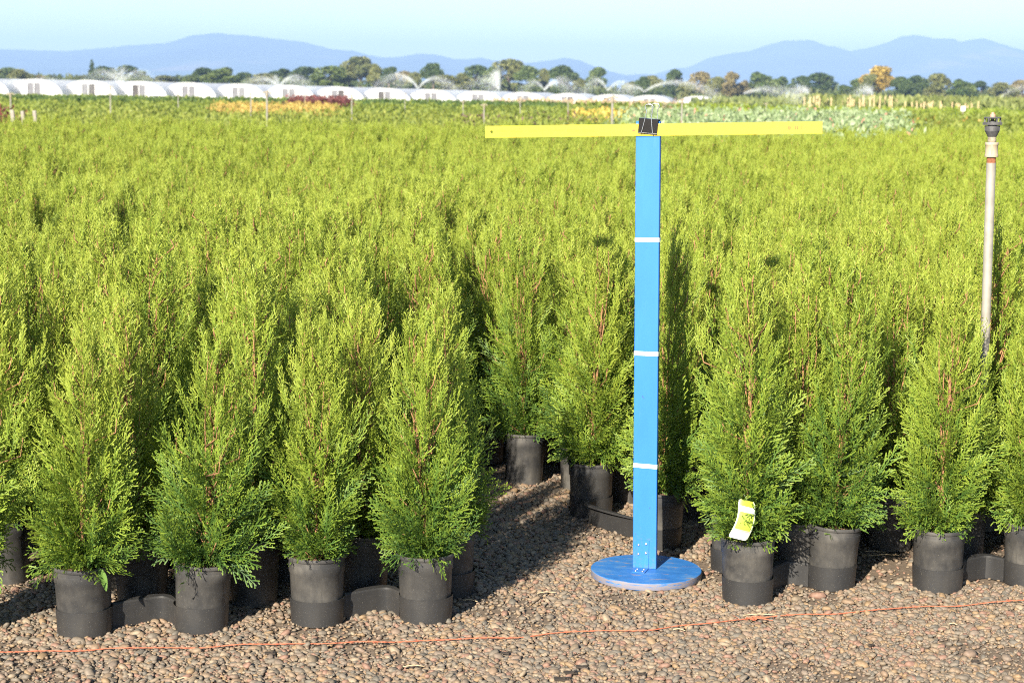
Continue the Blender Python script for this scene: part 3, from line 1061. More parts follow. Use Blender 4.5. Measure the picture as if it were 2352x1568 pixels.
def text_mesh(s, size, x, z, sx=1.0):
    cu = bpy.data.curves.new('t', 'FONT')
    cu.body = s; cu.size = size; cu.align_x = 'CENTER'
    ob = bpy.data.objects.new('t', cu)
    COL.objects.link(ob)
    dg = bpy.context.evaluated_depsgraph_get()
    me = bpy.data.meshes.new_from_object(ob.evaluated_get(dg))
    bpy.data.objects.remove(ob)
    bpy.data.curves.remove(cu)
    vs_ = [(v.co.x * sx + x, EPS, v.co.y + z) for v in me.vertices]
    fs = [tuple(p.vertices) for p in me.polygons]
    bpy.data.meshes.remove(me)
    return vs_, fs
def text_part(name, items, mat):
    V, Fs = [], []
    for it in items:
        v, f = text_mesh(*it)
        b0 = len(V); V += v
        Fs += [tuple(i + b0 for i in q) for q in f]
    me = bpy.data.meshes.new(name); me.from_pydata(V, [], Fs); me.update()
    return link(name, me, stick, mat)
text_part('printed_numbering', [(str(k), 0.0085, k * inch - (0.0032 if k < 10 else 0.001), YH - 0.0108) for k in range(1, 36)] + [('36', 0.0085, YL - 0.007, YH - 0.0108)], M['print'])
text_part('printed_code', [('AE141', 0.0056, 20.0 * inch, 0.0128, 1.2)], M['print'])
text_part('printed_logo', [('SW', 0.0066, 16.85 * inch, 0.0130, 1.3)], M['print_dark'])
bm = bmesh.new()
zc, xc = 0.0125, 16.3 * inch
vs_ = [bm.verts.new((x, EPS, z)) for x, z in ((xc - 0.006, zc), (xc + 0.005, zc), (xc + 0.0035, zc + 0.0072))]
bm.faces.new(vs_)
link('printed_triangle', from_bm('printed_triangle', bm), stick, M['print_red'])
# barcode and the blocks of small print
bm = bmesh.new()
rb = random.Random(3)
x = 32.2 * inch
while x < 33.95 * inch:
    w = rb.choice((0.0005, 0.0008, 0.0014))
    flat_rect(bm, x, x + w, 0.0105, 0.0205)
    x += w + rb.choice((0.0006, 0.0009, 0.0015))
link('barcode', from_bm('barcode', bm), stick, M['print_dark'])
bm = bmesh.new()
for (x0, x1, lines) in ((1.3, 4.3, 2), (4.8, 6.6, 2), (7.1, 8.8, 2), (9.1, 10.6, 3), (10.8, 12.4, 3), (28.6, 29.8, 3), (30.5, 31.2, 2)):
    for li in range(lines):
        x = x0 * inch
        xe = (x1 - rb.uniform(0, 0.25)) * inch
        z = 0.0188 - li * 0.0028
        while x < xe:
            w = rb.uniform(0.0008, 0.0024)
            flat_rect(bm, x, x + w, z, z + 0.0009)
            x += w + rb.uniform(0.0005, 0.0009)
link('small_print', from_bm('small_print', bm), stick, M['print'])

# ------------------------------------------------------------------ binder clip
M['black_enamel'] = simple('black_enamel', (.012, .012, .013), 0.22, 0.1, 30)
M['chrome'] = simple('clip_wire', (.62, .62, .62), 0.25, 0.1, 60, 1.0)
clip = empty('binder_clip')
tag(clip, 'large black binder clip with silver wire handles gripping yardstick to post', 'binder clip')
cl = on_face(1490.5, 274, YT)
clip.matrix_world = PM @ Matrix.Translation((cl.x, 0, cl.z)) @ Matrix.Rotation(R(4.5), 4, 'Y')
yf, yr = -BT / 2 - YT - 0.0016, BT / 2 + 0.0016
CW, CHt = 0.0525, 0.0375
bm = bmesh.new()
sec = [(yf - 0.0004, -CHt), (yf - 0.0030, 0.0), (yf - 0.0015, 0.0015), (yr + 0.0015, 0.0015), (yr + 0.0030, 0.0), (yr + 0.0004, -CHt)]
th = 0.0009
inn = [(yf + 0.0006, -CHt), (yf - 0.0020, -0.0002), (yf - 0.0010, 0.0004), (yr + 0.0010, 0.0004), (yr + 0.0020, -0.0002), (yr - 0.0006, -CHt)]
L0 = [[bm.verts.new((s_, p[0], p[1])) for p in sec] for s_ in (-CW / 2, CW / 2)]
L1 = [[bm.verts.new((s_, p[0], p[1])) for p in inn] for s_ in (-CW / 2, CW / 2)]
for i in range(5):
    bm.faces.new((L0[0][i], L0[1][i], L0[1][i + 1], L0[0][i + 1]))
    bm.faces.new((L1[0][i + 1], L1[1][i + 1], L1[1][i], L1[0][i]))
    for s_ in (0, 1):
        bm.faces.new((L0[s_][i], L0[s_][i + 1], L1[s_][i + 1], L1[s_][i]))
for s_, yy in ((0, yf), (1, yr)):
    k = 0 if s_ == 0 else 5
    bm.faces.new((L0[0][k], L0[1][k], L1[1][k], L1[0][k]))
bmesh.ops.recalc_face_normals(bm, faces=bm.faces)
body = link('body', from_bm('body', bm), clip, M['black_enamel'])
for yy, sgn in ((yf - 0.0012, -1), (yr + 0.0012, 1)):
    bm = bmesh.new()
    add_tube(bm, [(-CW / 2, yy, -CHt), (-0.015, yy, -CHt), (0.015, yy, -CHt), (CW / 2, yy, -CHt)], 0.0021, 10)
    o = link('jaw_roll', from_bm('jaw_roll', bm), body, M['black_enamel']); smooth_mesh(o.data, 40)
    bm = bmesh.new()
    pts = [(-0.0165, -0.0385), (-0.0150, -0.036), (-0.0080, 0.004), (-0.0065, 0.020), (-0.0105, 0.030), (-0.0110, 0.0335), (-0.0085, 0.0372), (-0.003, 0.0390),
           (0.003, 0.0390), (0.0085, 0.0372), (0.0110, 0.0335), (0.0105, 0.030), (0.0065, 0.020), (0.0080, 0.004), (0.0150, -0.036), (0.0165, -0.0385)]
    P3d = []
    for (x, z) in pts:
        t = max(0, (z + CHt) / 0.075)
        y = yy + sgn * 0.003 + (-sgn) * 0.000 + sgn * (-0.001 * t)
        P3d.append((x + (0.009 if sgn > 0 else -0.001), y, z + (0.003 if sgn > 0 else 0)))
    # smooth polyline
    fine = []
    for i in range(len(P3d) - 1):
        p0, p1, p2, p3 = [Vector(P3d[max(0, min(len(P3d) - 1, i + k))]) for k in (-1, 0, 1, 2)]
        for k in range(4):
            t = k / 4
            fine.append(0.5 * ((2 * p1) + (p2 - p0) * t + (2 * p0 - 5 * p1 + 4 * p2 - p3) * t * t + (3 * p1 - p0 - 3 * p2 + p3) * t ** 3))
    fine.append(Vector(P3d[-1]))
    add_tube(bm, fine, 0.00105, 6)
    o = link('wire_handle', from_bm('wire_handle', bm), clip, M['chrome']); smooth_mesh(o.data)

# ------------------------------------------------------------------ near sprinkler riser
M['galv'] = simple('weathered_pipe', (.215, .20, .17), 0.6, 0.18, 25, 0.0)
M['cream_pvc'] = simple('cream_fitting', (.32, .265, .185), 0.6, 0.15, 40)
M['rust'] = simple('rusty_thread', (.22, .085, .04), 0.9, 0.4, 120)
M['grey_plastic'] = simple('dusty_black_plastic', (.060, .060, .062), 0.6, 0.4, 60)
M['pink_plastic'] = simple('faded_red_plastic', (.58, .22, .16), 0.55, 0.15, 60)
M['teflon'] = simple('dirty_thread_seal', (.22, .19, .14), 0.9, 0.5, 150)
top = at(2280.5, 258, 5.14)
bot = at(2259, 890, 5.14)
axis = (top - bot).normalized()
zscale = 1.0
base0 = bot - axis * (bot.z / axis.z)
riser = empty('sprinkler_riser')
riser.matrix_world = Matrix.Translation(base0) @ axis.to_track_quat('Z', 'Y').to_matrix().to_4x4()
tag(riser, 'tall weathered sprinkler riser with black rotor head and pink cap among the arborvitae', 'sprinkler')
LT = (top - base0).length
def up_px(y): return (at(2280, y, 5.14) - base0).dot(axis)
bm = bmesh.new()
zc = up_px(361)
add_lathe(bm, [(0.0133, -0.02), (0.0133, up_px(375)), (0.0128, up_px(374))], 20, cap_bottom=True, cap_top=True)
o = link('pipe', from_bm('pipe', bm), riser, M['galv']); smooth_mesh(o.data, 40)
bm = bmesh.new()
prof = []
z = up_px(376)
while z < zc + 0.002:
    prof += [(0.0126, z), (0.0131, z + 0.0007), (0.0126, z + 0.0014)]
    z += 0.0018
add_lathe(bm, prof, 20)
o = link('thread', from_bm('thread', bm), riser, M['rust'])
bm = bmesh.new()
z0_, z1_ = zc, up_px(327)
hh = z1_ - z0_
add_lathe(bm, [(0.012, z0_), (0.0185, z0_), (0.0190, z0_ + 0.001), (0.0190, z0_ + hh * .17), (0.0183, z0_ + hh * .20), (0.0176, z0_ + hh * .22), (0.0176, z0_ + hh * .78), (0.0183, z0_ + hh * .80), (0.0190, z0_ + hh * .82), (0.0190, z1_ - 0.001), (0.0184, z1_), (0.008, z1_)], 28)
add_box(bm, (0.0170, -0.004, z0_ + hh / 2), (0.003, 0.004, hh * 0.96))
o = link('coupling', from_bm('coupling', bm), riser, M['cream_pvc']); smooth_mesh(o.data, 40)
bm = bmesh.new()
zt = up_px(312)
prof = []
for k in range(7):
    z = z1_ - 0.001 + (zt - z1_ + 0.004) * k / 6
    prof.append((0.0118 + 0.0012 * ((k * 37) % 5 - 2) / 2, z))
add_lathe(bm, prof, 14, cap_top=True)
o = link('thread_seal', from_bm('thread_seal', bm), riser, M['teflon']); smooth_mesh(o.data)
# rotor head
zA, zB, zC, zD, zE, zF = up_px(316), up_px(302), up_px(289), up_px(287), up_px(281), up_px(271)
head = empty('rotor_head'); bpy.data.objects.remove(head)
bm = bmesh.new()
add_lathe(bm, [(0.0105, zA), (0.0115, zA + 0.001), (0.0135, zA + 0.004), (0.0200, zB), (0.0206, zB + 0.001), (0.0206, zC), (0.014, zC)], 36, cap_bottom=True, cap_top=True)
for k in range(30):
    a = 2 * math.pi * k / 30
    add_box(bm, (0.0207 * math.cos(a), 0.0207 * math.sin(a), (zB + zC) / 2 + 0.001), (0.0014, 0.0016, zC - zB - 0.003), Euler((0, 0, a)))
hb = link('rotor_body', from_bm('rotor_body', bm), riser, M['grey_plastic'])
bm = bmesh.new()
add_lathe(bm, [(0.012, zD), (0.0262, zD), (0.0266, zD + 0.001), (0.0266, zE - 0.001), (0.0262, zE), (0.012, zE)], 40)
for k in range(40):
    a = 2 * math.pi * k / 40
    add_box(bm, (0.0268 * math.cos(a), 0.0268 * math.sin(a), (zD + zE) / 2), (0.0012, 0.0018, zE - zD), Euler((0, 0, a)))
add_lathe(bm, [(0.013, zC - 0.0005), (0.013, zD + 0.0005)], 20)
link('ribbed_ring', from_bm('ribbed_ring', bm), riser, M['grey_plastic'])
bm = bmesh.new()
for k in range(6):
    a = 2 * math.pi * (k + 0.3) / 6
    add_box(bm, (0.0215 * math.cos(a), 0.0215 * math.sin(a), (zE + zF) / 2 + 0.001), (0.0045, 0.0032, zF - zE + 0.004), Euler((0, 0, a)))
add_lathe(bm, [(0.0095, zE - 0.0005), (0.0095, zE + 0.003), (0.0045, zE + 0.006), (0.0045, zF - 0.003), (0.012, zF - 0.001)], 20)
add_lathe(bm, [(0.010, zF - 0.0015), (0.0236, zF - 0.0015), (0.0240, zF), (0.0225, zF + 0.0016), (0.008, zF + 0.003)], 36, cap_top=True, cap_bottom=True)
link('cage', from_bm('cage', bm), riser, M['grey_plastic'])
bm = bmesh.new()
zG = up_px(264)
add_lathe(bm, [(0.0075, zF + 0.002), (0.0075, zG + 0.001), (0.0066, zG + 0.002), (0.0045, zG + 0.0022), (0.0042, up_px(259)), (0.002, up_px(258))], 16, cap_top=True)
o = link('cap', from_bm('cap', bm), riser, M['pink_plastic']); smooth_mesh(o.data, 40)

# ------------------------------------------------------------------ care tag
def tag_material():
    m, nt, b, o = new_mat('printed_care_tag')
    uv = N(nt, 'ShaderNodeTexCoord')
    sp = N(nt, 'ShaderNodeSeparateXYZ'); nt.links.new(uv.outputs['UV'], sp.inputs[0])
    n = N(nt, 'ShaderNodeTexNoise'); n.inputs['Scale'].default_value = 30; nt.links.new(uv.outputs['UV'], n.inputs['Vector'])
    hedge = ramp(nt, [(0.35, (.20, .29, .03)), (0.65, (.34, .42, .06))]); nt.links.new(n.outputs['Fac'], hedge.inputs[0])
    band = ramp(nt, [(0.0, (.66, .67, .66)), (0.20, (.40, .28, .24)), (0.25, (.0, .0, .0)), (0.70, (.66, .69, .72)), (0.84, (.28, .36, .025))], 'CONSTANT')
    nt.links.new(sp.outputs['Y'], band.inputs[0])
    sel = ramp(nt, [(0.0, (0, 0, 0)), (0.25, (1, 1, 1)), (0.70, (0, 0, 0))], 'CONSTANT'); nt.links.new(sp.outputs['Y'], sel.inputs[0])
    c = mixc(nt, sel.outputs[0], band.outputs[0], hedge.outputs[0])
    edge = ramp(nt, [(0.0, (1, 1, 1)), (0.07, (0, 0, 0)), (0.93, (1, 1, 1))], 'CONSTANT'); nt.links.new(sp.outputs['X'], edge.inputs[0])
    c2 = mixc(nt, edge.outputs[0], c, (.42, .47, .34))
    nt.links.new(c2, b.inputs['Base Color'])
    b.inputs['Roughness'].default_value = 0.3
    return m
M['tag'] = tag_material()
tg = empty('care_tag', (0, 0, 0))
tag(tg, 'yellow-green and white plastic care tag leaning from an arborvitae pot', 'plant tag')
DT = R1[1] - 0.128
c0, c1 = at(1694, 1237, DT - 0.004), at(1716, 1149, DT + 0.012)
ax_z = (c1 - c0); TL = ax_z.length; ax_z.normalize()
ax_x = (Vector((1, 0.12, 0)) - ax_z * ax_z.dot(Vector((1, 0.12, 0)))).normalized()
ax_y = ax_z.cross(ax_x)
tg.matrix_world = Matrix.Translation(c0) @ Matrix((ax_x, ax_y, ax_z)).transposed().to_4x4()
bm = bmesh.new()
uvl = bm.loops.layers.uv.new('UVMap')
TW = 0.050
nu, nv = 8, 16
def tag_pt(u, v, th):
    x = (u - 0.5) * TW * (1 - 0.12 * v)
    cut = 0.0
    if v < 0.07: cut = (0.07 - v) / 0.07
    if v > 0.93: cut = (v - 0.93) / 0.07
    x *= 1 - 0.13 * cut ** 2
    x += 0.010 * math.sin(math.pi * v) * 0.8
    return Vector((x, th + 0.006 * math.sin(math.pi * v) * -1 + 0.004 * (2 * u - 1) ** 2, v * TL))
sheets = []
for th in (0.0, 0.0007):
    vv = [[bm.verts.new(tag_pt(i / nu, j / nv, th)) for i in range(nu + 1)] for j in range(nv + 1)]
    for j in range(nv):
        for i in range(nu):
            q = (vv[j][i], vv[j][i + 1], vv[j + 1][i + 1], vv[j + 1][i])
            f = bm.faces.new(q if th == 0 else q[::-1])
            for lp in f.loops:
                for jj in (j, j + 1):
                    for ii in (i, i + 1):
                        if lp.vert is vv[jj][ii]: lp[uvl].uv = (ii / nu, jj / nv)
    sheets.append(vv)
link('printed_card', from_bm('printed_card', bm), tg, M['tag'], True)
bm = bmesh.new()
add_tube(bm, [(0.000, 0.001, TL * 0.96), (0.001, 0.012, TL * 1.05), (0.0, 0.045, TL * 1.12)], 0.0012, 5)
link('tie', from_bm('stake', bm), tg, M['tag'])

# ------------------------------------------------------------------ weeds
def weed(p0, leaves, stem_h, label):
    e = empty('weed', p0)
    tag(e, label, 'weed')
    bm = bmesh.new()
    add_tube(bm, [(0, 0, 0), (0.006, -0.004, stem_h * 0.5), (0.004, -0.008, stem_h)], [0.0018, 0.0014, 0.0008], 5)
    link('stem', from_bm('stem', bm), e, M['weed'])
    for (z, az, el, L, W) in leaves:
        bm = bmesh.new()
        d = Vector((math.cos(az) * math.cos(el), math.sin(az) * math.cos(el), math.sin(el)))
        lat = d.cross(Vector((0, 0, 1))).normalized()
        nrm = lat.cross(d)
        rows = []
        for k in range(9):
            u = k / 8
            w = W * math.sin(math.pi * min(1, u * 0.93 + 0.04)) ** 0.8
            c = d * (L * u) + Vector((0, 0, -0.35 * L * u * u)) + Vector((0.004, -0.004, z))
            rows.append([bm.verts.new(c + lat * (w * s) + nrm * (abs(s) * w * 0.25)) for s in (-1, -0.5, 0, 0.5, 1)])
        for a, b in zip(rows[:-1], rows[1:]):
            for i in range(4): bm.faces.new((a[i], a[i + 1], b[i + 1], b[i]))
        me = from_bm('leaf', bm)
        at_ = me.attributes.new('tint', 'FLOAT', 'POINT'); at_.data.foreach_set('value', [0.5] * len(me.vertices))
        link('leaf', me, e, M['weed'], True)
    return e
weed((P1[0] + 0.045, P1[1] - 0.045, 0.163), [(0.03, -2.5, 0.1, 0.062, 0.011), (0.05, -0.6, 0.0, 0.05, 0.010), (0.015, -0.9, -0.7, 0.05, 0.010), (0.07, -1.8, 0.6, 0.04, 0.008), (0.09, 0.3, 0.7, 0.04, 0.007), (0.10, 2.5, 0.8, 0.035, 0.006), (0.055, -2.0, -0.3, 0.045, 0.009)], 0.12,
     'broad-leaved green weed rooted in the pot of the bushy arborvitae')
weed((R2[0] + 0.045, R2[1] - 0.03, 0.163), [(0.01, 0.15, 0.35, 0.06, 0.009), (0.006, -0.5, 0.2, 0.045, 0.008)], 0.02, 'small two-leaved weed at the rim of a pot beside the tagged one')

# ------------------------------------------------------------------ twine
def twine_mat():
    m, nt, b, o = new_mat('orange_twine')
    n1 = noise(nt, 120, 3, 0.7, vec_scale=(0.4, 1, 1))
    r1 = ramp(nt, [(0.3, (.30, .075, .035)), (0.7, (.44, .14, .07))])
    nt.links.new(n1.outputs['Fac'], r1.inputs[0])
    nt.links.new(r1.outputs[0], b.inputs['Base Color'])
    b.inputs['Roughness'].default_value = 0.7
    return m
M['twine'] = twine_mat()
kp = [(-120, 1500), (0, 1497), (300, 1489), (600, 1480), (820, 1474), (1000, 1471), (1180, 1461), (1330, 1451), (1500, 1444), (1640, 1429), (1730, 1420), (1790, 1414), (1950, 1405), (2120, 1394), (2260, 1384), (2352, 1378), (2500, 1366)]
cx = np.array([k[0] for k in kp]); cy = np.array([k[1] for k in kp])
rt = np.random.default_rng(4)
base = []
for x in np.arange(-120, 2500, 7.0):
    g_ = ground_at(x, float(np.interp(x, cx, cy)) + 1.2 * math.sin(x / 57.0) + 0.8 * math.sin(x / 23.0), 0.012)
    base.append(Vector((g_.x, g_.y, 0.0125 + 0.0015 * math.sin(x / 40.0))))
tw = empty('twine', base[0])
tag(tw, 'orange plastic twine stretched over the gravel in front of the pots', 'twine')
for s_ in (0, math.pi):
    bm = bmesh.new()
    pts = []
    for i, p in enumerate(base):
        a = i * 1.15 + s_
        pts.append(p - base[0] + Vector((0, math.cos(a), math.sin(a))) * 0.0008)
    add_tube(bm, pts, 0.00095, 5)
    o = link('strand', from_bm('strand', bm), tw, M['twine']); smooth_mesh(o.data)
# knot
kc = ground_at(1728, 1420, 0.012) - base[0]
bm = bmesh.new()
for r_, off in ((0.008, 0.0), (0.006, 0.006)):
    pts = []
    for k in range(13):
        a = 2 * math.pi * k / 12
        pts.append(kc + Vector((-0.004 + off + r_ * 1.5 * math.cos(a), r_ * math.sin(a), 0.001 + 0.003 * math.sin(a * 2 + off * 100))))
    add_tube(bm, pts, 0.0014, 5)
for dx, dy in ((0.05, -0.012), (0.04, -0.004), (0.03, 0.008)):
    add_tube(bm, [kc + Vector((0, 0, 0.002)), kc + Vector((dx * .5, dy, 0.004)), kc + Vector((dx, dy * 1.4, 0.001))], 0.0009, 4)
o = link('knot', from_bm('knot', bm), tw, M['twine'])
bm = bmesh.new()
for i in range(90):
    p = base[int(rt.integers(10, len(base) - 10))] - base[0]
    d = Vector((rt.normal(0, 1), rt.normal(0, 0.5), rt.normal(0, 0.25))).normalized() * rt.uniform(0.006, 0.022)
    add_tube(bm, [p, p + d * .5 + Vector((0, 0, .001)), p + d], 0.00035, 3)
o = link('frayed_fibre', from_bm('frayed_fibre', bm), tw, M['twine']); o['kind'] = 'stuff'

# ------------------------------------------------------------------ litter
M['straw'] = simple('dry_straw', (.42, .33, .2), 0.8, 0.25, 50)
M['bark_bit'] = simple('dark_bark_bit', (.03, .022, .016), 0.9, 0.4, 50)
for (x, y, L, a, kind) in [(1745, 1413, 0.085, 0.05, 0), (2030, 1276, 0.09, 0.1, 0), (2010, 1268, 0.06, -0.2, 0), (2190, 1434, 0.02, -0.5, 0), (950, 1531, 0.05, 0.1, 0), (420, 1560, 0.04, 0.3, 0), (1560, 1447, 0.03, -0.3, 0), (1255, 1362, 0.05, 0.15, 0), (1080, 1380, 0.04, -0.3, 0),
                           (1310, 1545, 0.03, 0.4, 1), (1335, 1532, 0.025, -0.2, 1), (1290, 1560, 0.035, 0.1, 1), (1473, 1548, 0.02, 0.2, 1), (620, 1500, 0.025, 0.3, 1), (2000, 1482, 0.02, 0.9, 1), (1810, 1480, 0.022, 0.5, 1), (1160, 1500, 0.02, 0.1, 1), (2240, 1520, 0.02, 0.1, 1)]:
    g_ = ground_at(x, y, 0.010)
    bm = bmesh.new()
    d = Vector((math.cos(a), math.sin(a), 0)) * L
    if kind == 0:
        add_tube(bm, [-d * .5, Vector((0, 0.002, 0.003)), d * .5], [0.0012, 0.0015, 0.0008], 5)
        o = link('straw', from_bm('straw', bm), None, M['straw'])
        tag(o, 'thin pale dry straw lying loose on the gravel', 'straw', 'straws on the gravel')
    else:
        add_box(bm, (0, 0, 0), (L, L * 0.45, 0.004), Euler((0.15, 0.1, a)), 0, 0.001)
        add_box(bm, (L * .3, L * .2, 0.001), (L * .6, L * 0.3, 0.003), Euler((-0.2, 0.1, a + 0.7)), 0, 0.0008)
        o = link('bark_chip', from_bm('bark_chip', bm), None, M['bark_bit'])
        tag(o, 'small dark chip of bark lying on the gravel', 'bark chip', 'bark chips on the gravel')
    o.location = g_
    o.location.z = 0.0115

# ------------------------------------------------------------------ beds beyond the block
def bed(name, label, x0, x1, D0, D1, zt, stops, n, leaf, seed, flowers=None, clump=7, zb=0.05, vert=0.6):
    rg = np.random.default_rng(seed)
    # clumps stand in loose rows across the strip
    nc = max(40, n // clump)
    D = D0 + (D1 - D0) * rg.uniform(0, 1, nc) ** 1.3
    u = rg.uniform(0, 1, nc)
    xa = np.array([x_at(x0, d, 0.5) for d in (D0, D1)]); xb = np.array([x_at(x1, d, 0.5) for d in (D0, D1)])
    w = (D - D0) / max(1e-6, D1 - D0)
    X = (xa[0] * (1 - w) + xa[1] * w) * (1 - u) + (xb[0] * (1 - w) + xb[1] * w) * u
    hgt = zt * rg.uniform(0.72, 1.08, nc)
    idx = np.repeat(np.arange(nc), clump)
    m_ = len(idx)
    sp = np.clip(zt * 0.38, 0.12, 1.2)
    zz = hgt[idx] * rg.uniform(0, 1, m_) ** 0.55
    c = np.stack([X[idx] + rg.normal(0, sp, m_) * (1.05 - 0.6 * zz / zt), D[idx] + rg.normal(0, sp, m_), np.maximum(zz, zb)], 1)
    if D1 > 140: c[:, 2] += np.array([gz(a_, b_) for a_, b_ in zip(c[:, 0], c[:, 1])])
    a1 = rg.normal(0, 1, (m_, 3)); a1[:, 2] *= 1 + vert
    a1 /= np.linalg.norm(a1, axis=1)[:, None]
    a2 = np.cross(a1, rg.normal(0, 1, (m_, 3))); a2 /= (np.linalg.norm(a2, axis=1)[:, None] + 1e-9)
    s = leaf * rg.uniform(0.6, 1.4, m_)[:, None] * np.sqrt(D[idx] / D0)[:, None]
    Q = np.stack([c - a1 * s - a2 * s * 0.1, c + a2 * s * 0.42, c + a1 * s, c - a2 * s * 0.42], 1)
    me = quads_mesh(name, Q.reshape(-1, 3))
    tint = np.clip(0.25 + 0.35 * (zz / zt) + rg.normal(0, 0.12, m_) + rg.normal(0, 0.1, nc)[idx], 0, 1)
    if flowers: tint[rg.random(m_) < flowers] = 1.0
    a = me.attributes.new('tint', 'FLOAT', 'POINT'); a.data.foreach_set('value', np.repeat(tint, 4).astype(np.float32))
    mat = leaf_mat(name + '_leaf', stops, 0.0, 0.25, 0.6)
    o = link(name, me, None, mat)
    return tag(o, label, 'shrubs', kind='stuff')
G1 = [(0, (.06, .09, .02)), (0.5, (.145, .185, .028)), (1, (.24, .26, .055))]
G2 = [(0, (.03, .06, .018)), (0.5, (.065, .11, .025)), (1, (.12, .16, .04))]
bed('olive_shrub_bed', 'low olive green shrubs just beyond the arborvitae block', -150, 1440, 25, 48, 0.74, [(0, (.05, .09, .02)), (0.5, (.165, .20, .032)), (1, (.26, .27, .06))], 44000, 0.042, 1)
bed('green_shrub_bed', 'rows of green shrubs in the middle distance', -250, 1480, 48, 98, 0.55, G1, 36000, 0.065, 2)
bed('yellow_shrub_bed', 'golden yellow shrubs in a bed behind the arborvitae', 497, 765, 56, 72, 0.74, [(0, (.24, .17, .04)), (0.5, (.40, .28, .07)), (1, (.5, .37, .12))], 8000, 0.05, 3)
bed('yellow_shrub_bed', 'small golden patch of shrubs beside the pale flowering bed', 1325, 1465, 46, 54, 0.78, [(0, (.3, .22, .05)), (0.5, (.5, .36, .07)), (1, (.6, .45, .12))], 1800, 0.07, 4)
bed('red_shrub_bed', 'dark red leaved shrubs in front of the greenhouses', 668, 800, 86, 96, 0.84, [(0, (.06, .02, .02)), (0.5, (.13, .045, .045)), (1, (.2, .08, .07))], 2600, 0.10, 5)
bed('red_shrub_bed', 'dark red shrub cluster at the edge of the block by white stakes', -60, 16, 27, 31, 0.92, [(0, (.05, .012, .012)), (0.5, (.13, .03, .03)), (1, (.2, .06, .05))], 700, 0.05, 15)
bed('purple_shrub_bed', 'scattered dusky purple shrubs among the green rows', 1020, 1400, 40, 46, 0.74, [(0, (.05, .05, .03)), (0.5, (.12, .08, .06)), (1, (.17, .10, .08))], 700, 0.06, 6)
bed('dark_hedge_bed', 'dark green hedge strip along the greenhouse fronts', -300, 1300, 100, 135, 0.46, G2, 20000, 0.13, 7)
bed('dry_grass_strip', 'tan dry grass standing before the far greenhouses', 1130, 1570, 150, 200, 0.7, [(0, (.25, .17, .09)), (0.5, (.42, .30, .18)), (1, (.5, .38, .26))], 2500, 0.16, 8, vert=3)
bed('flowering_shrub_bed', 'pale silvery green shrubs dotted with pink flowers', 1440, 2080, 21, 54, 0.90, [(0, (.08, .13, .05)), (0.45, (.17, .24, .10)), (0.8, (.33, .39, .22)), (0.95, (.40, .44, .30)), (1, (.55, .25, .18))], 44000, 0.036, 9, flowers=0.015)
bed('green_shrub_bed', 'green shrubs filling the beds behind the sprinkler riser', 2050, 2600, 21, 60, 0.80, G1, 34000, 0.042, 10)
bed('lime_shrub_bed', 'yellow-green low hedge in front of the bamboo stakes', 1560, 2600, 58, 105, 0.62, [(0, (.08, .12, .02)), (0.5, (.18, .24, .025)), (1, (.26, .30, .04))], 24000, 0.075, 11)
bed('orange_shrub_bed', 'small orange tinted shrub row behind the riser head', 2000, 2250, 38, 46, 0.72, [(0, (.2, .13, .03)), (0.5, (.33, .22, .05)), (1, (.4, .28, .08))], 1200, 0.06, 12)
bed('sapling_rows', 'pale green young saplings between rows of bamboo stakes', 1800, 2650, 112, 190, 1.15, [(0, (.09, .12, .04)), (0.5, (.17, .20, .06)), (1, (.26, .27, .10))], 12000, 0.20, 13, vert=2)
bed('crop_field', 'tall olive crop in front of the far treeline', 1580, 2750, 260, 520, 1.7, [(0, (.08, .11, .035)), (0.5, (.15, .18, .05)), (1, (.22, .23, .07))], 9000, 0.55, 14, vert=2)
bed('far_pasture', 'rough green field around the greenhouses', -500, 1700, 140, 225, 0.35, G1, 9000, 0.26, 16)

# ------------------------------------------------------------------ greenhouses
def plastic(name='greenhouse_film', k=1.0):
    m, nt, b, o = new_mat(name)
    n = noise(nt, 0.9, 4, 0.6)
    r = ramp(nt, [(0.3, (.66 * k, .66 * k, .69 * k)), (0.7, (.74 * k, .74 * k, .75 * k))]); nt.links.new(n.outputs['Fac'], r.inputs[0])
    nt.links.new(r.outputs[0], b.inputs['Base Color'])
    b.inputs['Roughness'].default_value = 0.4
    tr = N(nt, 'ShaderNodeBsdfTranslucent'); nt.links.new(r.outputs[0], tr.inputs[0])
    mx = N(nt, 'ShaderNodeMixShader'); mx.inputs[0].default_value = 0.35
    nt.links.new(b.outputs[0], mx.inputs[1]); nt.links.new(tr.outputs[0], mx.inputs[2]); nt.links.new(mx.outputs[0], o.inputs[0])
    return m
M['film'] = plastic()
M['film_roof'] = plastic('weathered_roof_film', 1.0)
M['door_grey'] = simple('grey_door_screen', (.10, .10, .115), 0.6, 0.25, 1.5)
M['white_frame'] = simple('white_frame', (.5, .5, .52), 0.5, 0.1, 3)
GW, GH, GL = 7.7, 2.2, 30.0
def arc(k, n, ro=0.0):
    a = math.pi * k / n
    return ((GW / 2 - ro) * math.cos(a), (GH - ro) * (math.sin(a) ** 0.9))
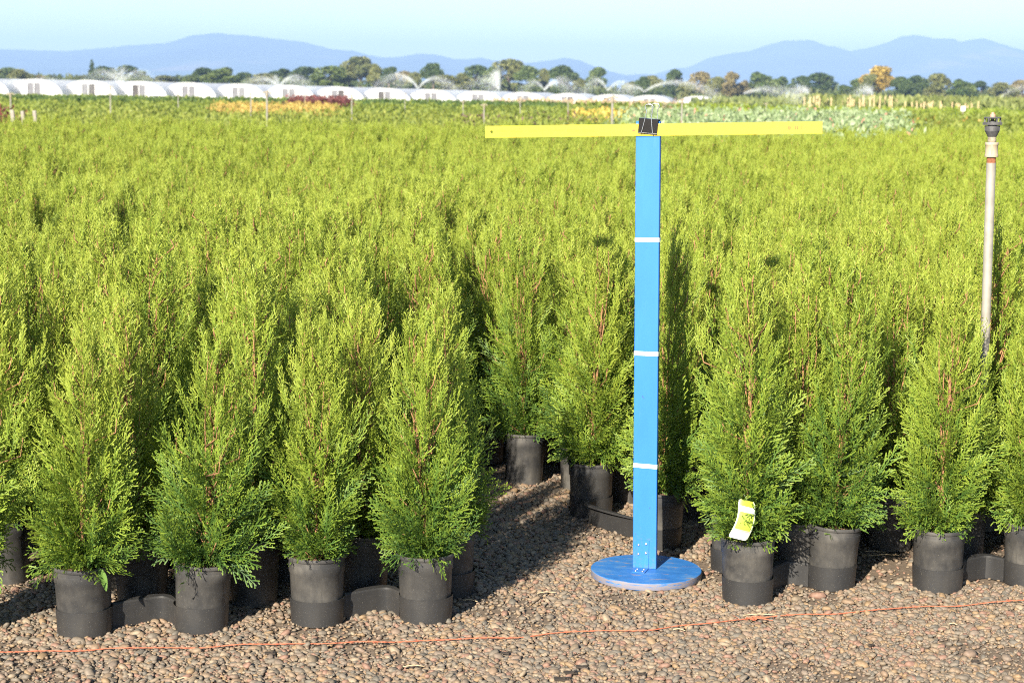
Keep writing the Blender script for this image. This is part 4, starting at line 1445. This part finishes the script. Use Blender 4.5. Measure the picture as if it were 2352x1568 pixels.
def gh_meshes():
    n = 22
    bm = bmesh.new()
    rows = []
    for j in range(11):
        y = GL * j / 10
        rows.append([bm.verts.new((arc(k, n, 0.02 if j % 2 else 0)[0], y, arc(k, n, 0.02 if j % 2 else 0)[1])) for k in range(n + 1)])
    for a, b in zip(rows[:-1], rows[1:]):
        for k in range(n): bm.faces.new((a[k], b[k], b[k + 1], a[k + 1]))
    cover = from_bm('cover', bm); smooth_mesh(cover); cover.materials.append(M['film_roof'])
    bm = bmesh.new()
    dw, dh = 0.95, 1.75
    pts = [bm.verts.new((arc(k, n, 0.05)[0], 0.06, arc(k, n, 0.05)[1])) for k in range(n + 1)]
    door = [bm.verts.new((x, 0.06, z)) for x, z in ((-dw, 0), (-dw, dh), (dw, dh), (dw, 0))]
    bm.faces.new([pts[0], door[3], door[2]] + [p for p in pts if p.co.x > 0.05][::-1][:0] + [pts[n // 2]] + pts[1:n // 2][::-1]) if False else None
    rightv = pts[:n // 2 + 1]; leftv = pts[n // 2:]
    bm.faces.new([door[3], door[2], pts[n // 2]] + rightv[:-1][::-1])
    bm.faces.new([door[1], door[0]] + leftv[1:][::-1] + [pts[n // 2]])
    bm.faces.new([door[2], door[1], pts[n // 2]])
    wall = from_bm('end_wall', bm); wall.materials.append(M['film'])
    bm = bmesh.new()
    add_box(bm, (0, 0, 0), (dw - 0.08, 0.05, dh - 0.06))
    panel = from_bm('door', bm); panel.materials.append(M['door_grey'])
    bm = bmesh.new()
    pts = [(arc(k, n, -0.02)[0], 0, arc(k, n, -0.02)[1]) for k in range(n + 1)]
    add_tube(bm, pts, 0.05, 5)
    hoop = from_bm('hoop', bm); hoop.materials.append(M['white_frame'])
    bm = bmesh.new()
    add_box(bm, (0, 0.0, dh / 2), (0.09, 0.09, dh)); add_box(bm, (-dw, 0, dh / 2), (0.09, 0.09, dh)); add_box(bm, (dw, 0, dh / 2), (0.09, 0.09, dh)); add_box(bm, (0, 0, dh + 0.06), (2 * dw + 0.1, 0.09, 0.1))
    fr = from_bm('door_frame', bm); fr.materials.append(M['white_frame'])
    bm = bmesh.new()
    bm.faces.new([bm.verts.new((arc(k, n, 0.05)[0], GL - 0.06, arc(k, n, 0.05)[1])) for k in range(n + 1)])
    back = from_bm('back_wall', bm); back.materials.append(M['film'])
    return cover, wall, panel, hoop, fr, back
GHM = gh_meshes()
GX = [-45, 78, 203, 319, 433, 548, 663, 776, 883, 990, 1098, 1201, 1303, 1400, 1492]
M_doorway_shade = simple('painted_doorway_shade', (.05, .045, .045), 0.8, 0.3, 2)  # dark colour on a closed panel stands in for shade inside the doorway
for i, gx in enumerate(GX + [1602]):
    D = 235 + 3.3 * i
    if i == len(GX): D = 300
    x = x_at(gx, D, 1.0)
    e = empty('greenhouse', (x, D, gz(x, D) - 0.03), R(-7))
    lab = 'white plastic hoop greenhouse with grey double doors in the long row'
    grp = 'hoop greenhouses in the long row'
    if i == len(GX): lab, grp = 'last white hoop greenhouse of the row, set apart beside the water spray', None
    if i == 7: lab = 'hoop greenhouse with one door leaf coloured dark like a shaded opening behind the red shrubs'
    tag(e, lab, 'greenhouse', grp)
    link('cover', GHM[0], e); link('end_wall', GHM[1], e); link('back_wall', GHM[5], e)
    for s_ in (-1, 1):
        o = link('door', GHM[2], e); o.location = (s_ * 0.475, 0.09, 0.885)
        if (i * 7 + s_) % 5 == 0:
            o.location.y += 0.10; o.material_slots[0].link = 'OBJECT'; o.material_slots[0].material = M_doorway_shade
    o = link('hoop', GHM[3], e); o.location = (0, -0.03, 0)
    o = link('door_frame', GHM[4], e); o.location = (0, -0.0, 0)

# ------------------------------------------------------------------ trees
def tree_meshes(seed, kind):
    """unit tree 10 m tall, crown radius about 3.6"""
    rg = np.random.default_rng(seed)
    bm = bmesh.new()
    H = 10.0
    wob = rg.normal(0, 0.15, 2)
    add_tube(bm, [(0, 0, -0.1), (wob[0] * .4, wob[1] * .4, 2), (wob[0], wob[1], 5), (wob[0] * 1.4, wob[1] * 1.4, 8.6)], [0.34, 0.27, 0.18, 0.04], 7)
    lobes = []
    if kind == 'conifer':
        for k in range(22):
            z = 1.2 + 8.4 * k / 21
            r = 1.9 * (1 - (z / 10.4)) + 0.12
            for j in range(3):
                a = rg.uniform(0, 6.28)
                lobes.append((r * 0.5 * math.cos(a), r * 0.5 * math.sin(a), z, r * 0.62, 0.5))
    else:
        nl = int(rg.integers(14, 19))
        for k in range(nl):
            a = rg.uniform(0, 6.28)
            z = rg.uniform(1.6, 8.9) if kind == 'round' else rg.uniform(4.4, 9.0)
            rr = (3.0 * math.sqrt(max(0.02, 1 - ((z - 4.0) / 4.9) ** 2)) if kind == 'round' else 2.5 * math.sqrt(max(0.05, 1 - ((z - 6.0) / 3.4) ** 2))) * rg.uniform(0.3, 1.0)
            s = rg.uniform(0.95, 1.6)
            lobes.append((rr * math.cos(a), rr * math.sin(a), min(z, 9.9 - s * 0.95), s, 1.0))
        for l in lobes[:8]:
            add_tube(bm, [(wob[0] * .7, wob[1] * .7, max(1.6, l[2] * 0.5)), (l[0] * .55, l[1] * .55, l[2] * 0.8), (l[0], l[1], l[2])], [0.13, 0.08, 0.03], 5)
    tm = from_bm('trunk', bm); tm.materials.append(M['tree_bark'])
    C, T = [], []
    per = 60 if kind == 'conifer' else 330
    for (x, y, z, s, fl) in lobes:
        d = rg.normal(0, 1, (per, 3)); d /= np.linalg.norm(d, axis=1)[:, None]
        r = s * rg.uniform(0.45, 1.08, per) ** 0.6
        p = np.array([x, y, z]) + d * r[:, None] * np.array([1, 1, fl])
        C.append(p); T.append(np.clip(rg.normal(0.5, 0.16) + rg.normal(0, 0.14, per), 0, 1))
    c = np.concatenate(C); t = np.concatenate(T)
    m_ = len(c)
    a1 = rg.normal(0, 1, (m_, 3)); a1 /= np.linalg.norm(a1, axis=1)[:, None]
    a2 = np.cross(a1, rg.normal(0, 1, (m_, 3))); a2 /= (np.linalg.norm(a2, axis=1)[:, None] + 1e-9)
    s = rg.uniform(0.15, 0.34, m_)[:, None] * (0.8 if kind == 'conifer' else 1)
    Q = np.stack([c - a1 * s, c + a2 * s * 0.7, c + a1 * s, c - a2 * s * 0.7], 1)
    me = quads_mesh('crown', Q.reshape(-1, 3))
    a = me.attributes.new('tint', 'FLOAT', 'POINT'); a.data.foreach_set('value', np.repeat(t, 4).astype(np.float32))
    me.materials.append(None)
    return tm, me
M['tree_bark'] = simple('tree_bark', (.12, .09, .07), 0.9, 0.3, 2)
TM = {'dark': leaf_mat('tree_dark', [(0, (.03, .058, .018)), (1, (.09, .125, .036))], 0.2, 0.15),
      'green': leaf_mat('tree_green', [(0, (.05, .09, .022)), (1, (.15, .185, .05))], 0.2, 0.15),
      'olive': leaf_mat('tree_olive', [(0, (.08, .10, .03)), (1, (.22, .22, .075))], 0.2, 0.15),
      'tan': leaf_mat('tree_tan', [(0, (.12, .10, .04)), (1, (.28, .23, .10))], 0.2, 0.15),
      'yellow': leaf_mat('tree_yellow', [(0, (.26, .18, .035)), (1, (.48, .35, .08))], 0.1, 0.15)}
ROUND = [tree_meshes(60 + i, 'round') for i in range(5)]
TALL = [tree_meshes(70 + i, 'tall') for i in range(3)]
CONI = [tree_meshes(80, 'conifer')]
def hz(x): return 205 + math.tan(ROLL) * (x - 1176)
TREES = [(-60, 150, 90, 'dark'), (-20, 155, 70, 'olive'), (15, 152, 62, 'green'), (48, 156, 55, 'olive'), (80, 171, 60, 'tan'), (120, 183, 60, 'olive'), (212, 136, 24, 'dark', 'c'), (190, 172, 50, 'olive'), (240, 152, 66, 'dark'), (292, 150, 76, 'dark'), (325, 172, 50, 'olive'),
         (383, 173, 56, 'olive'), (440, 170, 50, 'green'), (470, 155, 62, 'dark'), (515, 152, 84, 'green'), (562, 166, 60, 'green'), (605, 168, 60, 'olive'), (648, 155, 72, 'dark'), (700, 153, 92, 'dark'), (757, 151, 84, 'green'), (800, 165, 50, 'olive'), (828, 130, 66, 'olive', 't'),
         (862, 146, 46, 'olive'), (893, 147, 38, 'dark', 't'), (925, 163, 44, 'tan'), (958, 166, 56, 'olive'), (995, 145, 42, 'dark', 't'), (1030, 172, 70, 'olive'), (1060, 168, 50, 'olive'), (1092, 149, 66, 'dark'), (1130, 150, 56, 'green'), (1165, 135, 84, 'olive'), (1215, 150, 62, 'green'), (1252, 158, 46, 'olive'),
         (1287, 149, 72, 'dark'), (1330, 176, 44, 'olive'), (1372, 154, 58, 'green'), (1450, 187, 40, 'olive'), (1475, 172, 36, 'dark'), (1500, 170, 50, 'olive'), (1552, 159, 54, 'dark'), (1578, 185, 40, 'olive'), (1606, 164, 54, 'tan'), (1645, 176, 50, 'olive'), (1682, 165, 48, 'tan'), (1708, 182, 40, 'tan'),
         (1742, 162, 74, 'green'), (1792, 173, 60, 'green'), (1838, 174, 50, 'dark'), (1884, 167, 84, 'dark'), (1940, 193, 60, 'green'), (1975, 178, 66, 'green'), (1994, 163, 36, 'olive', 't'), (2018, 152, 72, 'yellow', 't'), (2070, 172, 50, 'dark'), (2105, 170, 76, 'dark'), (2152, 168, 72, 'olive'), (2205, 179, 66, 'green'), (2252, 186, 56, 'dark'),
         (2302, 186, 62, 'olive'), (2345, 183, 54, 'tan'), (2400, 176, 80, 'dark'), (2470, 168, 90, 'green'), (2540, 180, 80, 'olive'), (-120, 160, 80, 'green'), (-190, 150, 90, 'dark')]
LBL = {'dark': 'rounded dark green tree in the far treeline', 'green': 'mid green leafy tree in the far treeline', 'olive': 'dull olive tree in the far treeline', 'tan': 'tan, drying tree in the far treeline'}
rt = np.random.default_rng(9)
for i, tr in enumerate(TREES):
    x, ytop, w, colr = tr[:4]
    kind = tr[4] if len(tr) > 4 else 'r'
    D = 560 + rt.uniform(-50, 60)
    p = at(x, ytop, D)
    h = p.z - gz(p.x, D)
    lib = {'r': ROUND, 't': TALL, 'c': CONI}[kind]
    tm, cm = lib[int(rt.integers(0, len(lib)))]
    wid = w / F * D
    e = empty('conifer_tree' if kind == 'c' else 'broadleaf_tree', (x_at(x, D, 0), D, gz(x_at(x, D, 0), D)), rt.uniform(0, 6.28))
    sxy = wid / (6.1 if kind == 'r' else 5.2 if kind == 't' else 3.0)
    lab, grp = LBL.get(colr), 'trees in the far treeline'
    if kind == 'c': lab = 'slim dark conifer rising above the left greenhouses'; grp = None
    if colr == 'yellow': lab = 'golden yellow tree standing out in the far treeline'; grp = None
    if x == 995: lab = 'small dark tree on a bare trunk standing clear above the greenhouses'; grp = None
    if x == 828: lab = 'tallest olive tree beside a dark green grove behind the greenhouses'; grp = None
    tag(e, lab, 'tree', grp)
    a = link('trunk', tm, e); c = link('crown', cm, e)
    c.material_slots[0].link = 'OBJECT'; c.material_slots[0].material = TM[colr]
    for o in (a, c): o.scale = (sxy, sxy, h / 10.0)
bed('treeline_undergrowth', 'low scrub and bushes along the foot of the far treeline', -400, 2700, 570, 640, 4.2, [(0, (.03, .055, .018)), (0.5, (.075, .10, .03)), (1, (.15, .15, .06))], 16000, 0.9, 31, vert=0.3)

# ------------------------------------------------------------------ far sprinkler risers, stakes, sign
bm = bmesh.new()
add_lathe(bm, [(0.0145, -0.02), (0.0145, 1.0)], 8, cap_top=True)
FPIPE = from_bm('pipe', bm); FPIPE.materials.append(M['galv']); smooth_mesh(FPIPE, 40)
bm = bmesh.new()
add_lathe(bm, [(0.02, 0), (0.028, 0.02), (0.03, 0.05), (0.018, 0.07), (0.014, 0.1)], 8, cap_top=True, cap_bottom=True)
add_box(bm, (-0.05, 0, 0.085), (0.11, 0.02, 0.022), Euler((0, R(-14), 0))); add_box(bm, (0.055, 0, 0.09), (0.10, 0.016, 0.02), Euler((0, R(18), 0)))
FHEAD = from_bm('sprinkler_head', bm); FHEAD.materials.append(M['teflon'])
for (x, y, D, lab) in [(613, 208, 27, None), (1407, 219, 22, 'bare sprinkler riser standing just beyond the yardstick'), (253, 197, 42, None), (576, 213, 45, None), (24, 213, 33, None), (808, 216, 40, None), (1112, 238, 36, None), (1064, 231, 50, None),
                       (1195, 232, 60, None), (1305, 231, 52, None), (1567, 226, 30, 'thin sprinkler riser in front of the pale flowering shrubs'), (409, 213, 58, None), (930, 214, 70, None), (700, 214, 75, None), (1760, 236, 60, None)]:
    p = at(x, y, D)
    e = empty('sprinkler_riser', (p.x, p.y, 0), random.uniform(-0.5, 0.5))
    tag(e, lab or 'thin sprinkler riser standing among the shrub beds beyond the arborvitae', 'sprinkler', 'sprinkler risers in the beds')
    o = link('pipe', FPIPE, e); o.scale = (1, 1, p.z - 0.10)
    o = link('sprinkler_head', FHEAD, e); o.location = (0, 0, p.z - 0.10); o.scale = (0.75, 0.75, 0.85)
M['pale_wood'] = simple('weathered_stake', (.24, .215, .18), 0.8, 0.2, 8)
bm = bmesh.new()
add_box(bm, (0, 0, 0.5), (0.045, 0.03, 1.0), None, 0, 0.004)
STK = from_bm('stake', bm); STK.materials.append(M['pale_wood'])
for (x, y, D, tl) in [(3, 257, 23, 0.06), (27, 252, 25, 0.0), (43, 254, 22, 0.08), (66, 255, 24, 0.09), (88, 254, 22.5, 0.05)]:
    p = at(x, y, D)
    o = bpy.data.objects.new('wooden_stake', STK); COL.objects.link(o)
    o.location = (p.x, p.y, 0); o.rotation_euler = (0, -tl, 0); o.scale = (1, 1, p.z)
    tag(o, 'pale weathered wooden stake beside the dark red shrubs at the block edge', 'stake', 'pale stakes at the block edge')
M['bamboo'] = simple('bamboo_cane', (.50, .37, .21), 0.7, 0.25, 4)
bm = bmesh.new()
add_lathe(bm, [(0.035, 0), (0.035, 0.33), (0.039, 0.335), (0.034, 0.34), (0.034, 0.66), (0.038, 0.665), (0.032, 0.67), (0.030, 1.0)], 6, cap_top=True)
CANE = from_bm('cane', bm); CANE.materials.append(M['bamboo'])
rc = np.random.default_rng(17)
for i in range(96):
    x = 1845 + 410 * rc.uniform(0, 1)
    D = rc.choice((109, 111, 114, 120))
    p0 = x_at(x, D, 0.5)
    o = bpy.data.objects.new('bamboo_stake', CANE); COL.objects.link(o)
    h = rc.uniform(0.85, 1.25) if x < 2060 else rc.uniform(0.6, 0.95)
    o.location = (p0, D + rc.normal(0, 0.4), 0); o.scale = (1, 1, h); o.rotation_euler = (rc.normal(0, 0.02), rc.normal(0, 0.03), 0)
    tag(o, 'tan bamboo stake in the rows of pale saplings', 'stake', 'bamboo stakes of the sapling rows')
M['white_paint'] = simple('white_sign', (.8, .8, .8), 0.5, 0.04, 3)
p = at(2212, 250, 58)
sg = empty('sign_board', (p.x, p.y, 0))
tag(sg, 'small plain white sign board standing before the bamboo stakes', 'sign')
bm = bmesh.new(); add_box(bm, (0, -0.03, p.z), (0.145, 0.012, 0.15), None, 0, 0.003); link('panel', from_bm('panel', bm), sg, M['white_paint'])
bm = bmesh.new(); add_box(bm, (0, 0, (p.z + .06) / 2), (0.035, 0.03, p.z + .06)); link('post', from_bm('post', bm), sg, M['pale_wood'])

# ------------------------------------------------------------------ water sprays
def water():
    m, nt, b, o = new_mat('water_drops')
    b.inputs['Base Color'].default_value = (.93, .95, .97, 1)
    b.inputs['Roughness'].default_value = 0.25
    tr = N(nt, 'ShaderNodeBsdfTranslucent'); tr.inputs[0].default_value = (.93, .95, .97, 1)
    mx = N(nt, 'ShaderNodeMixShader'); mx.inputs[0].default_value = 0.5
    nt.links.new(b.outputs[0], mx.inputs[1]); nt.links.new(tr.outputs[0], mx.inputs[2])
    tp = N(nt, 'ShaderNodeBsdfTransparent')
    m2 = N(nt, 'ShaderNodeMixShader'); m2.inputs[0].default_value = 0.22
    nt.links.new(tp.outputs[0], m2.inputs[1]); nt.links.new(mx.outputs[0], m2.inputs[2])
    nt.links.new(m2.outputs[0], o.inputs[0])
    return m
M['water'] = water()
def spray(x, D, jets, label, n=1500, seed=0, drop=0.022):
    """jets: (reach px, peak y px, weight, spread)  parabolic streams of drops from a sprinkler at column x"""
    rg = np.random.default_rng(200 + seed)
    z0 = 1.25
    X0 = x_at(x, D, z0)
    e = bpy.data.objects.new('water_spray', None)
    Qs = []
    for (reach, ypk, wgt, spread) in jets:
        m_ = int(n * wgt)
        xr = reach / F * D
        zp = at(x + reach / 2, ypk, D).z - z0
        u = rg.uniform(0, 1, m_) ** 0.9
        yy = rg.normal(0, 1, m_)
        # a stream that breaks up: drops fall out of the arc the further they fly
        px_ = X0 + xr * u
        arc_ = z0 + 4 * zp * u * (1 - u) * (0.55 + 0.45 * (1 - u) + 0.2)
        fall = np.abs(rg.normal(0, 1, m_)) * spread * 1.4 * u ** 1.3 * zp
        pz = np.maximum(arc_ - fall + rg.normal(0, 0.04 + 0.16 * u, m_), 0.15)
        py_ = D + yy * (0.15 + 1.2 * u)
        c = np.stack([px_ + rg.normal(0, 0.05 + 0.25 * u * spread, m_), py_, pz], 1)
        s = drop * rg.uniform(0.5, 1.5, m_)[:, None] * (D / 150)
        a1 = np.tile(np.array([[0.25 * np.sign(xr), 0.0, 1.0]]), (m_, 1)) + rg.normal(0, 0.5, (m_, 3))
        a1 /= np.linalg.norm(a1, axis=1)[:, None]
        a2 = np.cross(a1, rg.normal(0, 1, (m_, 3))); a2 /= np.linalg.norm(a2, axis=1)[:, None]
        Qs.append(np.stack([c - a1 * s * 1.6, c + a2 * s * 0.7, c + a1 * s * 1.6, c - a2 * s * 0.7], 1).reshape(-1, 3))
    me = quads_mesh('water_spray', np.concatenate(Qs))
    o = link('water_spray', me, None, M['water'])
    tag(o, label, 'water spray', 'sprinkler sprays over the nursery', 'stuff')
    return o
SP = [(275, 175, [(-95, 158, 1.0, 0.9), (105, 160, 1.0, 0.9), (-30, 155, 0.7, 1.2), (18, 152, 0.8, 1.2)], 'broad white water spray in front of the slim conifer'),
      (640, 170, [(-90, 176, 1.0, 0.9), (70, 178, 0.7, 0.9), (-18, 172, 0.6, 1.3), (85, 172, 0.5, 0.4)], 'white water spray above a greenhouse roof beside the dark grove'),
      (960, 190, [(-110, 168, 1.1, 0.5), (95, 176, 1.0, 0.5), (-60, 176, 0.5, 0.8)], 'thin arching water spray under the small bare-trunked tree'),
      (1146, 130, [(-12, 158, 1.6, 1.1), (-40, 166, 0.8, 1.0), (-90, 176, 0.6, 0.7)], 'tall white plume of sprinkler water in front of the broad dark oak'),
      (1250, 180, [(90, 176, 0.8, 0.8), (70, 186, 0.6, 0.8), (-60, 184, 0.5, 0.8)], 'misty sprinkler spray over the greenhouses beyond the aisle'),
      (1395, 180, [(-60, 178, 0.7, 0.7), (70, 186, 0.6, 0.7)], 'faint sprinkler spray beside the green tree right of the grove'),
      (1480, 150, [(170, 186, 1.4, 0.35), (-70, 196, 0.5, 0.8)], 'long arching water jet over the last greenhouse'),
      (1710, 110, [(130, 200, 0.7, 0.8), (150, 203, 0.5, 1.1)], 'arched sprinkler spray in front of the bamboo stakes'),
      (1856, 110, [(-48, 197, 0.6, 1.0), (-30, 200, 0.35, 1.1)], 'white sprinkler plume curling over before the dark round trees'),
      (2004, 120, [(-34, 196, 0.7, 1.0), (-50, 204, 0.3, 1.1)], 'white sprinkler plume below the golden tree'),
      (2300, 90, [(130, 198, 0.6, 0.25)], 'water jet rising past the sprinkler riser head'),
      (60, 200, [(110, 178, 0.5, 0.9), (-60, 182, 0.4, 0.9)], 'faint sprinkler mist over the left-hand greenhouses')]
for i, (x, D, jets, lab) in enumerate(SP):
    spray(x, D, jets, lab, 4200, i)

# ------------------------------------------------------------------ haze
bm = bmesh.new()
add_box(bm, (0, 7750, 213), (29800, 19400, 434))
hzo = link('haze', from_bm('haze', bm))
m, nt, b, o = new_mat('haze_air')
nt.nodes.remove(b)
pv = N(nt, 'ShaderNodeVolumePrincipled')
pv.inputs['Color'].default_value = (.42, .62, 1.0, 1)
pv.inputs['Density'].default_value = 0.00016
pv.inputs['Anisotropy'].default_value = 0.0
nt.links.new(pv.outputs[0], o.inputs['Volume'])
hzo.data.materials.append(m)
tag(hzo, 'thin blue summer haze between the nursery and the mountains', 'haze', kind='stuff')
